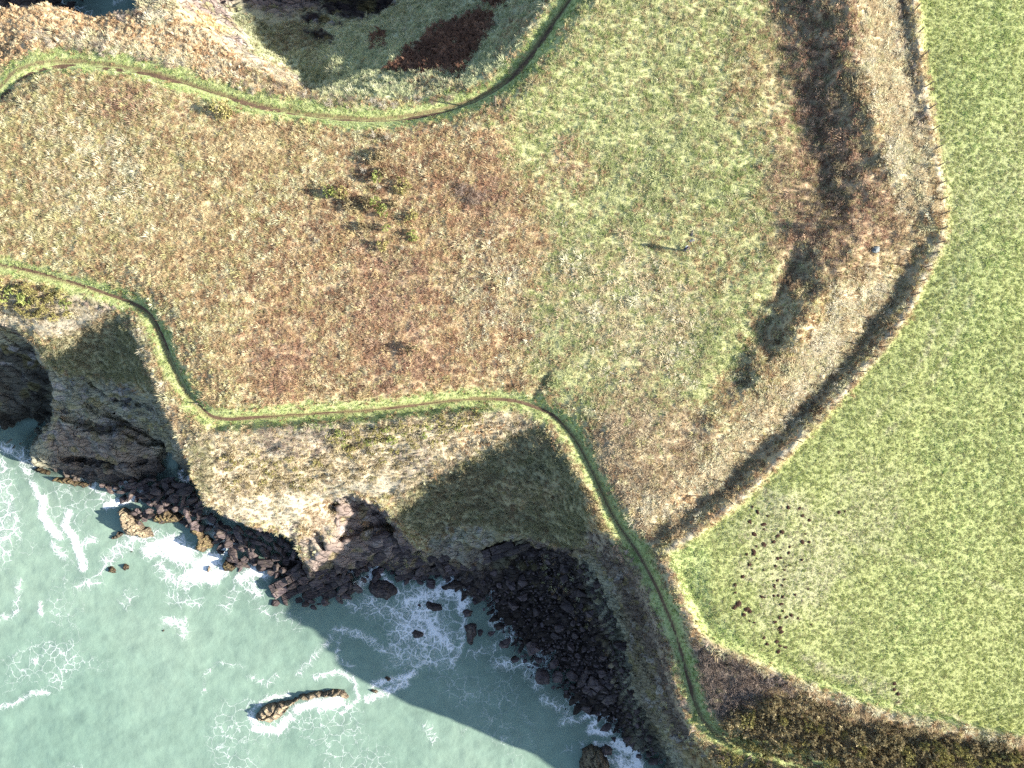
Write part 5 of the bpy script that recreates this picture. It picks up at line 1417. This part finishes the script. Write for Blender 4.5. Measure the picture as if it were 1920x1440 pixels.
# the cluster on the open headland
for (px, py, r, h, t, lb) in (
    (622, 364, .45, 1.2, 2, "bright green gorse bush at the west end of the cluster on the headland"), (640, 366, .55, 1.1, 0, "olive gorse bush behind the bright green one at the cluster's west end"),
    (706, 384, .45, 1.3, 2, "vivid green gorse bush in the middle of the headland cluster"), (720, 398, .45, 1.0, 2, "green gorse bush just south-east of the vivid middle one"), (708, 336, .4, 1.1, 2, "green gorse bush at the northern side of the headland cluster"),
    (722, 328, .4, .9, 1, "pale gorse bush beside the green northern bush of the cluster"), (755, 350, .7, .8, 0, "broad low yellow-green gorse bush at the cluster's east side"), (772, 408, .55, .7, 0, "low yellowish gorse bush at the cluster's south-east corner"),
    (726, 430, .3, .9, 2, "small bright gorse bush below the headland cluster"), (776, 444, .4, .8, 2, "green gorse bush at the far south-east of the headland cluster"), (660, 388, .55, .8, 1, "ring-shaped pale gorse bush south of the cluster's west end"),
    (690, 388, .35, 1.0, 1, "pale spindly gorse bush left of the vivid middle bush"), (718, 460, .45, .8, 0, "olive gorse bush at the southern tip of the headland cluster"), (702, 300, .5, .8, 1, "straw-coloured gorse bush north of the headland cluster"),
    (720, 294, .5, .9, 1, "grey-green gorse bush at the north edge of the cluster"), (420, 210, .75, 1.2, 0, "single gorse bush with a dark shadow just south of the northern path"), (775, 656, .5, 1.1, 1, "lone brownish gorse bush near the southern path with a long shadow"),
    (683, 430, .4, .8, 1, "straw-coloured gorse bush south-west of the headland cluster"), (740, 384, .35, .8, 1, "little tan gorse bush east of the vivid middle bush")):
    gorse(px, py, r * 1.5, h * 1.1, t, lb, None)
for (px, py, r, h, lb) in ((702, 258, .4, 1.3, "bleached dead shrub with a long shadow north of the gorse cluster"), (728, 262, .5, .9, "bleached dead shrub east of the one with the long shadow"), (712, 352, .35, 1.2, "white dead branches in the heart of the gorse cluster"),
                           (676, 298, .25, .9, "thin bleached stems north-west of the gorse cluster"), (572, 322, .3, .7, "whitish dead shrub alone west of the gorse cluster"), (596, 452, .4, .6, "whitish dead shrub south-west of the gorse cluster"),
                           (684, 324, .45, .9, "bleached dead shrub at the cluster's north-west side"), (756, 466, .3, .8, "small bleached dead shrub south-east of the gorse cluster")):
    twigs(px, py, r, h, 1, lb, None, "dead_shrub")
for (px, py) in ((880, 372), (870, 352), (896, 380), (862, 362), (905, 372), (888, 358)):
    twigs(px, py, .8, .8, 0, "dark bare scrub in the thicket east of the gorse cluster", "scrub thicket on the headland")

def fill_area(poly, n, fn, seed, mind=10):
    global PLACE
    bx = (min(p[0] for p in poly), max(p[0] for p in poly), min(p[1] for p in poly), max(p[1] for p in poly))
    rnd = random.Random(seed); got = []
    xs = [p[0] for p in poly]; ys = [p[1] for p in poly]; t = 0
    while len(got) < n and t < n * 60:
        t += 1
        px, py = rnd.uniform(min(xs), max(xs)), rnd.uniform(min(ys), max(ys))
        if not inpoly(np.array([px]), np.array([py]), poly)[0]: continue
        if any((px - a) ** 2 + (py - b) ** 2 < mind ** 2 for a, b in got): continue
        got.append((px, py))
        if bx[1] - bx[0] > bx[3] - bx[2]: PLACE = ('its western part', 'its middle', 'its eastern part')[min(2, int(3 * (px - bx[0]) / (bx[1] - bx[0])))]
        else: PLACE = ('its northern part', 'its middle', 'its southern part')[min(2, int(3 * (py - bx[2]) / (bx[3] - bx[2])))]
        fn(px, py, rnd)
    PLACE = None
fill_area([(1345, 1350), (1395, 1320), (1440, 1300), (1480, 1312), (1560, 1360), (1640, 1376), (1930, 1412), (1940, 1470), (1560, 1450), (1500, 1420), (1400, 1398), (1352, 1378)], 120,
          lambda px, py, r: gorse(px, py, r.uniform(.5, .95), r.uniform(.9, 1.7), 1 if r.random() < .75 else 0, "tall brownish-green gorse in the dense thicket of the south-east corner", "gorse thicket south of the field"), 1, 15)
fill_area([(1480, 1300), (1560, 1325), (1700, 1362), (1920, 1402), (1900, 1420), (1640, 1378), (1560, 1362)], 34,
          lambda px, py, r: gorse(px, py, r.uniform(.5, .8), r.uniform(.5, .9), 1, "low tawny gorse along the foot of the field bank", "low gorse under the field bank"), 2, 15)
fill_area([(1300, 1205), (1340, 1225), (1440, 1262), (1480, 1288), (1420, 1312), (1380, 1330), (1345, 1345), (1318, 1290)], 60,
          lambda px, py, r: twigs(px, py, r.uniform(.7, 1.1), r.uniform(.7, 1.3), 0, "grey-brown leafless blackthorn between path and field bank", "leafless blackthorn by the field corner", "blackthorn"), 3, 11)
fill_area([(1108, 1000), (1150, 1012), (1190, 1065), (1230, 1160), (1262, 1290), (1245, 1280), (1205, 1170), (1150, 1080)], 60,
          lambda px, py, r: twigs(px, py, r.uniform(.6, 1.0), r.uniform(.6, 1.0), 0, "grey-brown leafless shrub on the brink of the eastern cliff", "leafless shrubs on the eastern cliff brink", "blackthorn"), 4, 11)
fill_area([(1330, 1405), (1440, 1432), (1500, 1450), (1400, 1450), (1345, 1440)], 14,
          lambda px, py, r: gorse(px, py, r.uniform(.5, .8), r.uniform(.7, 1.1), 0 if r.random() < .5 else 1, "gorse bush between the path's last bend and the cliff", "gorse below the path's last bend"), 5, 14)
fill_area([(620, 806), (700, 798), (800, 786), (900, 780), (900, 796), (800, 816), (700, 832), (630, 838)], 32,
          lambda px, py, r: gorse(px, py, r.uniform(.45, .75), r.uniform(.5, .9), 2 if r.random() < .35 else 0, "yellow-green gorse along the brow just below the southern path", "gorse on the brow below the southern path"), 6, 14)
fill_area([(420, 850), (600, 850), (760, 830), (860, 810), (740, 890), (600, 905), (470, 930), (420, 920)], 50,
          lambda px, py, r: gorse(px, py, r.uniform(.4, .7), r.uniform(.35, .6), 0 if r.random() < .6 else 1, "low yellowish gorse cushion on the sunlit seaward slope", "gorse cushions on the seaward slope"), 7, 16)
fill_area([(480, 808), (620, 798), (620, 850), (500, 850)], 22,
          lambda px, py, r: twigs(px, py, r.uniform(.6, .9), r.uniform(.5, .9), 1 if r.random() < .35 else 0, "grey bare shrub at the west end of the brow below the path", "bare shrubs on the brow below the path"), 8, 13)
fill_area([(5, 530), (60, 540), (140, 552), (150, 590), (90, 600), (10, 590)], 20,
          lambda px, py, r: gorse(px, py, r.uniform(.5, .85), r.uniform(.6, 1.2), 0 if r.random() < .7 else 2, "olive gorse bush on the ledge above the western bay", "gorse above the western bay"), 9, 15)
fill_area([(1090, 900), (1108, 920), (1135, 975), (1128, 990), (1105, 965)], 8,
          lambda px, py, r: gorse(px, py, r.uniform(.4, .6), r.uniform(.5, .8), 1, "ragged gorse bush on the rim of the shaded slope by the path", "gorse on the rim of the shaded slope"), 10, 11)
fill_area([(1470, 80), (1500, 70), (1560, 180), (1600, 320), (1600, 420), (1530, 470), (1480, 430), (1520, 330), (1500, 220)], 62,
          lambda px, py, r: twigs(px, py, r.uniform(.4, .7), r.uniform(.7, 1.3), 0, "pinkish dead stems standing up out of the rampart ditch's shade", "dead stems in the rampart ditch", "bracken_clump"), 11, 13)
fill_area([(1490, 470), (1560, 420), (1680, 430), (1700, 480), (1600, 520), (1520, 560)], 26,
          lambda px, py, r: twigs(px, py, r.uniform(.4, .6), r.uniform(.3, .5), 0, "pinkish brown dead stems on the gap in the rampart", "dead stems on the rampart gap", "bracken_clump"), 12, 14)
fill_area([(30, 70), (90, 60), (330, 110), (540, 165), (700, 192), (900, 178), (880, 186), (700, 204), (540, 190), (330, 132), (90, 92)], 40,
          lambda px, py, r: twigs(px, py, r.uniform(.4, .8), r.uniform(.4, .7), 0 if r.random() < .6 else 1, "low bare shrub on the seaward verge of the northern path", "shrubs beside the northern path"), 13, 14)

# ------------------------------------------------------------------ molehills in the pasture
def soil_material():
    N = Nodes("dug_soil")
    geo = N.n("ShaderNodeNewGeometry").outputs['Position']
    n = N.noise(geo, 11.0, 5, .7)
    c = N.ramp(n, [(.3, tuple(alb((60, 46, 40)))), (.6, tuple(alb((84, 64, 54)))), (.8, tuple(alb((118, 92, 78))))])
    return N.out(N.bsdf(c, 1.0, .05, N.bump(n, .1, 1.0)).outputs[0])
M_SOIL = soil_material()
def molehill_mesh(rnd):
    V, Fs = [(0, 0, .3)], []
    for ring, (r, z) in enumerate(((.35, .24), (.72, .1), (1.0, -.05))):
        for k in range(9):
            a = k / 9 * 6.283 + rnd.gauss(0, .1); q = r * rnd.uniform(.8, 1.2)
            V.append((q * math.cos(a), q * math.sin(a), z + rnd.uniform(-.05, .05)))
    for k in range(9):
        n = (k + 1) % 9
        Fs.append((0, 1 + k, 1 + n))
        for g in (0, 1): Fs.append((1 + g * 9 + k, 10 + g * 9 + k, 10 + g * 9 + n, 1 + g * 9 + n))
    me = bpy.data.meshes.new("molehill"); me.from_pydata(V, [], Fs); me.update(); me.materials.append(M_SOIL)
    return me
MOLES = [molehill_mesh(random.Random(k)) for k in range(6)]
_rm = random.Random(3)
for (px, py, s) in ((1406, 979, .3), (1431, 983, .34), (1432, 992, .2), (1414, 1002, .34), (1466, 997, .4), (1457, 1005, .26), (1450, 1016, .34), (1432, 1021, .34), (1413, 1036, .4), (1405, 1058, .32), (1392, 1081, .36), (1378, 1097, .3),
                    (1378, 1111, .2), (1385, 1131, .4), (1377, 1138, .3), (1400, 1142, .4), (1406, 1146, .3), (1405, 1164, .24), (1420, 960, .3), (1440, 968, .2), (1498, 953, .24), (1517, 975, .24), (1504, 1016, .28), (1480, 1025, .22), (1479, 1036, .24), (1458, 1047, .24),
                    (1464, 1046, .2), (1470, 1068, .22), (1457, 1088, .24), (1451, 1099, .24), (1451, 1117, .24), (1459, 1117, .22), (1467, 1118, .26), (1465, 1132, .24), (1461, 1157, .32), (1474, 1157, .24), (1483, 1153, .3), (1496, 1159, .22), (1461, 1178, .3), (1464, 1184, .36), (1432, 1195, .24),
                    (1438, 1207, .3), (1456, 1202, .28), (1462, 1210, .24), (1472, 1213, .28), (1460, 1220, .3), (1572, 960, .26), (1583, 958, .22), (1477, 951, .26), (1676, 1281, .3), (1676, 1292, .26), (1683, 1300, .3), (1684, 1316, .24)):
    x, y, z = ground_at(px, py)
    o = bpy.data.objects.new("molehill", _rm.choice(MOLES)); COL.objects.link(o)
    s *= .66; o.location = (x, y, top(x, y) + .02); o.scale = (s * _rm.uniform(.8, 1.5), s * _rm.uniform(.7, 1.1), s * 1.1); o.rotation_euler = (0, 0, _rm.uniform(0, 6.28))
    tag(o, "dark heap of dug soil in the bottom corner of the pasture" if px < 1600 else "dark heap of dug soil by the bank at the pasture's southern edge", 'molehill', 'soil heaps in the pasture')

_n = 0
while _n < 40:
    px, py = _rm.gauss(1450, 42), _rm.gauss(1080, 75)
    if not (1385 < px < 1560 and 945 < py < 1225): continue
    _n += 1
    x, y, z = ground_at(px, py); s = _rm.uniform(.06, .14)
    o = bpy.data.objects.new("molehill", _rm.choice(MOLES)); COL.objects.link(o)
    o.location = (x, y, top(x, y) + .05); o.scale = (s * _rm.uniform(.8, 1.6), s, s * 1.2); o.rotation_euler = (0, 0, _rm.uniform(0, 6.28))
    tag(o, "small speck of dug soil among the bigger soil heaps of the pasture", 'molehill', 'small soil specks in the pasture')

# ------------------------------------------------------------------ fence on the field bank
def wood_material():
    N = Nodes("weathered_wood")
    geo = N.n("ShaderNodeNewGeometry").outputs['Position']
    c = N.ramp(N.noise(geo, 6.0, 4), [(.3, (.09, .075, .06)), (.7, (.2, .17, .14))])
    return N.out(N.bsdf(c, .85, .15).outputs[0])
M_WOOD = wood_material()
M_WIRE = Nodes("fence_wire"); _w = M_WIRE.bsdf((.25, .25, .25), .5, .4); _w.inputs['Metallic'].default_value = .8; M_WIRE = M_WIRE.out(_w.outputs[0])
def post_mesh(h, r, pointed=True, name="post"):
    V, Fs = [], []
    for z, q in ((-.4, 1), (h * .5, .97), (h - .06, .95), (h, .6)):
        for k in range(8): V.append((r * q * math.cos(k * .785), r * q * math.sin(k * .785), z))
    for g in range(3):
        for k in range(8): Fs.append((g * 8 + k, g * 8 + (k + 1) % 8, g * 8 + 8 + (k + 1) % 8, g * 8 + 8 + k))
    Fs.append(tuple(range(24, 32)))
    me = bpy.data.meshes.new(name); me.from_pydata(V, [], Fs); me.update(); me.materials.append(M_WOOD)
    return me
FPOST = post_mesh(1.15, .055)
def fence():
    pts = [(1712, -20), (1715, 22), (1722, 64), (1728, 108), (1738, 163), (1744, 205), (1750, 245), (1754, 280), (1759, 313), (1763, 345), (1766, 375), (1768, 402), (1766, 430), (1763, 455), (1756, 474), (1742, 500), (1730, 527), (1716, 553),
           (1700, 578), (1690, 602), (1672, 630), (1660, 650), (1645, 668), (1620, 697), (1590, 728), (1562, 760), (1536, 787), (1500, 826), (1465, 860), (1436, 884), (1408, 913), (1375, 942), (1340, 968), (1300, 997), (1262, 1024)]
    root = empty("wire_fence", U(1766, 430, .8)); tag(root, "wire fence on wooden posts along the bank between headland and pasture", 'fence')
    rnd = random.Random(5); tops = []
    for (px, py) in pts:
        x, y, z = U(px - 3, py, .8)
        z = top(x, y)
        o = bpy.data.objects.new("post", FPOST); COL.objects.link(o); o.parent = root
        o.location = Vector((x, y, z)) - root.location
        o.rotation_euler = (rnd.gauss(0, .05), rnd.gauss(0, .05), rnd.uniform(0, 6)); o.scale = (1, 1, rnd.uniform(.9, 1.12))
        tops.append(Vector((x, y, z)) - root.location)
    for hgt in (.35, .7, 1.02):
        V, Fs = [], []
        for p in tops:
            for k in range(3): V.append((p.x + .006 * math.cos(k * 2.1), p.y + .006 * math.sin(k * 2.1), p.z + hgt + .006 * math.sin(k * 2.1 + 1)))
        for i in range(len(tops) - 1):
            for k in range(3): Fs.append((i * 3 + k, i * 3 + (k + 1) % 3, i * 3 + 3 + (k + 1) % 3, i * 3 + 3 + k))
        mesh_obj("wire", V, Fs, M_WIRE, root)
fence()

# ------------------------------------------------------------------ posts on the paths
def box(bm, sx, sy, sz, M, bev=.01):
    r = bmesh.ops.create_cube(bm, size=1.0)
    bmesh.ops.scale(bm, vec=(sx, sy, sz), verts=r['verts'])
    if bev: bmesh.ops.bevel(bm, geom=list({e for v in r['verts'] for e in v.link_edges}), offset=bev, segments=1, affect='EDGES')
    vs = [v for v in bm.verts if not v.tag]
    for v in vs: v.tag = True
    bmesh.ops.transform(bm, matrix=M, verts=vs)
def bm_obj(name, bm, mat, parent=None):
    me = bpy.data.meshes.new(name); bm.to_mesh(me); bm.free(); me.materials.append(mat)
    o = bpy.data.objects.new(name, me); COL.objects.link(o)
    if parent: o.parent = parent
    return o
def signpost():
    x, y, z = U(929, 199, 0); z = top(x, y)
    root = empty("signpost", (x, y, z), .15); tag(root, "wooden finger post inland of the northern path, casting a long shadow across it", 'signpost')
    o = bpy.data.objects.new("post", post_mesh(2.25, .075)); COL.objects.link(o); o.parent = root
    bm = bmesh.new(); box(bm, .08, .62, .2, Matrix.Translation((.09, .08, 2.02))); bm_obj("sign_board", bm, M_WOOD, root)
    bm = bmesh.new(); box(bm, .5, .07, .16, Matrix.Translation((.16, -.11, 1.78))); bm_obj("sign_board", bm, M_WOOD, root)
signpost()
def marker(px, py, h, label):
    x, y, z = U(px, py, -.3); z = top(x, y)
    root = empty("waymark_post", (x, y, z)); tag(root, label, 'post')
    o = bpy.data.objects.new("post", post_mesh(h, .06)); COL.objects.link(o); o.parent = root
    bm = bmesh.new(); box(bm, .02, .09, .09, Matrix.Translation((.062, 0, h - .2)), 0); bm_obj("waymark_disc", bm, M_WIRE, root)
marker(364, 757, .75, "short wooden waymark post at the south-west bend of the southern path")

# ------------------------------------------------------------------ the person flying the drone, and two bags in the grass
def plain(name, c, rough=.8):
    N = Nodes(name)
    geo = N.n("ShaderNodeNewGeometry").outputs['Position']
    col = N.mix(1.0, tuple(c), N.ramp(N.noise(geo, 30, 3), [(.3, .85), (.7, 1.15)]), 'MULTIPLY')
    return N.out(N.bsdf(col, rough, .25).outputs[0])
M_JACKET = plain("dark_jacket", (.03, .035, .06)); M_TROUSER = plain("grey_trousers", (.07, .075, .09)); M_SKIN = plain("skin", (.5, .33, .25), .55); M_BOOT = plain("boot", (.035, .03, .028))
M_WHITE = plain("white_fabric", (.75, .76, .78)); M_HAIR = plain("hair", (.06, .045, .035)); M_BAG = plain("rucksack_fabric", (.12, .15, .2)); M_BAGD = plain("bag_dark", (.03, .035, .045)); M_BLACK = plain("controller_plastic", (.02, .02, .022), .4)
def person():
    x, y, z = U(1281, 470, .4); z = top(x, y)
    root = empty("person", (x, y, z), math.radians(-60)); tag(root, "standing person in dark jacket with white hood, looking down at a controller", 'person')
    J, E, R, seg = [], [], [], {}
    def j(n, p, r, par=None):
        seg[n] = len(J); J.append(p); R.append(r)
        if par is not None: E.append((seg[par], seg[n]))
    # faces +x
    j('pelvis', (0, 0, .95), .15); j('waist', (.01, 0, 1.1), .14, 'pelvis'); j('chest', (.0, 0, 1.3), .165, 'waist'); j('neckb', (.0, 0, 1.45), .085, 'chest'); j('neck', (.02, 0, 1.52), .058, 'neckb')
    j('jaw', (.045, 0, 1.59), .078, 'neck'); j('head', (.045, 0, 1.66), .098, 'jaw'); j('crown', (.03, 0, 1.73), .075, 'head'); j('nose', (.155, 0, 1.62), .014, 'jaw')
    for s, t in ((1, 'l'), (-1, 'r')):
        j('ear' + t, (.03, s * .1, 1.63), .016, 'head')
        j('sh' + t, (0, s * .19, 1.41), .075, 'neckb'); j('el' + t, (.06, s * .25, 1.13), .052, 'sh' + t); j('wr' + t, (.3, s * .13, 1.12), .034, 'el' + t); j('palm' + t, (.37, s * .1, 1.125), .034, 'wr' + t)
        for f in range(4):
            yy = s * (.125 - .022 * f); ln = (.06, .07, .075, .06)[f]
            j('f%d%s' % (f, t), (.40 + ln * .4, yy, 1.14 - .01 * f), .009, 'palm' + t); j('g%d%s' % (f, t), (.39 + ln * .6, yy - s * .02, 1.10), .008, 'f%d%s' % (f, t))
        j('th' + t, (.385, s * .065, 1.16), .011, 'palm' + t); j('tt' + t, (.42, s * .05, 1.165), .009, 'th' + t)
        j('hip' + t, (0, s * .1, .88), .1, 'pelvis'); j('kn' + t, (.03 * s + .02, s * .12, .5), .066, 'hip' + t); j('an' + t, (.03 * s - .01, s * .13, .1), .045, 'kn' + t); j('toe' + t, (.03 * s + .15, s * .145, .04), .045, 'an' + t)
    me = bpy.data.meshes.new("body"); me.from_pydata(J, E, []); me.update()
    o = bpy.data.objects.new("body", me); COL.objects.link(o)
    md = o.modifiers.new("skin", 'SKIN'); md.use_smooth_shade = True
    for i, r in enumerate(R): me.skin_vertices[0].data[i].radius = (r, r)
    me.skin_vertices[0].data[0].use_root = True
    sb = o.modifiers.new("sub", 'SUBSURF'); sb.levels = 2; sb.render_levels = 2
    dg = bpy.context.evaluated_depsgraph_get(); dg.update()
    nm = bpy.data.meshes.new_from_object(o.evaluated_get(dg)); nm.name = "body"
    o.modifiers.clear(); o.data = nm; nm.materials.clear()
    for m in (M_JACKET, M_TROUSER, M_SKIN, M_BOOT): nm.materials.append(m)
    for p in nm.polygons:
        c = p.center; k = 0
        if c.z < .15: k = 3
        elif c.z < .93: k = 1
        elif c.z > 1.5 or (c.x > .29 and c.z < 1.25): k = 2
        p.material_index = k; p.use_smooth = True
    o.parent = root
    # hair, hood, eyes, rucksack straps and the controller
    def blob(name, mat, c, r, sx=1, sy=1, sz=1, zmin=None):
        bm = bmesh.new(); bmesh.ops.create_uvsphere(bm, u_segments=16, v_segments=10, radius=1)
        for v in bm.verts: v.co = Vector((v.co.x * r * sx + c[0], v.co.y * r * sy + c[1], v.co.z * r * sz + c[2]))
        if zmin is not None: bmesh.ops.delete(bm, geom=[v for v in bm.verts if v.co.z < zmin(v.co)], context='VERTS')
        for f in bm.faces: f.smooth = True
        return bm_obj(name, bm, mat, root)
    blob("hair", M_HAIR, (.022, 0, 1.68), .112, 1.02, .96, .98, lambda c: 1.62 + (c.x - .0) * .5)
    blob("hood", M_WHITE, (-.085, 0, 1.47), .12, .75, 1.25, .55)
    for s in (1, -1):
        blob("eye", M_BLACK, (.135, s * .034, 1.65), .011)
        bm = bmesh.new(); box(bm, .3, .06, .03, Matrix.Translation((0, s * .13, 1.475)), .01); bm_obj("strap", bm, M_WHITE, root)
    bm = bmesh.new(); box(bm, .12, .19, .04, Matrix.Translation((.43, 0, 1.13)), .012); bm_obj("controller", bm, M_BLACK, None)
    c = bpy.data.objects[-1] if False else None
    return root
def drone_controller_fix():
    o = bpy.data.objects.get("controller"); r = bpy.data.objects.get("person")
    o.matrix_world = r.matrix_basis.copy()
    o.name = "handheld_controller"
    tag(o, "small black controller held in the standing person's hands", 'controller')
person(); drone_controller_fix()
def bags():
    x, y, z = U(1297, 452, .4); z = top(x, y)
    root = empty("rucksack", (x, y, z), .5); tag(root, "blue-grey rucksack lying in the grass north of the person", 'rucksack')
    bm = bmesh.new(); box(bm, .5, .36, .3, Matrix.Translation((0, 0, .2)), .09); bm_obj("body", bm, M_BAG, root)
    bm = bmesh.new(); box(bm, .3, .28, .08, Matrix.Translation((.02, 0, .37)), .03); bm_obj("pocket", bm, M_BAGD, root)
    for s in (1, -1):
        bm = bmesh.new(); box(bm, .44, .05, .03, Matrix.Translation((-.02, s * .13, .07)), .01); bm_obj("strap", bm, M_BAGD, root)
    bm = bmesh.new(); box(bm, .04, .16, .05, Matrix.Translation((.27, 0, .3)), .01); bm_obj("handle", bm, M_BAGD, root)
    x, y, z = U(1297, 436, .4); z = top(x, y)
    root = empty("equipment_bag", (x, y, z), 1.4); tag(root, "long dark equipment bag with a pale zip, farthest of the two bags from the person", 'bag')
    bm = bmesh.new(); box(bm, .62, .26, .24, Matrix.Translation((0, 0, .16)), .08); bm_obj("body", bm, M_BAGD, root)
    bm = bmesh.new(); box(bm, .56, .05, .02, Matrix.Translation((0, .03, .285)), .004); bm_obj("zip", bm, M_WHITE, root)
    for s in (1, -1):
        bm = bmesh.new(); box(bm, .05, .3, .03, Matrix.Translation((s * .16, 0, .28)), .008); bm_obj("handle", bm, M_BAG, root)
bags()
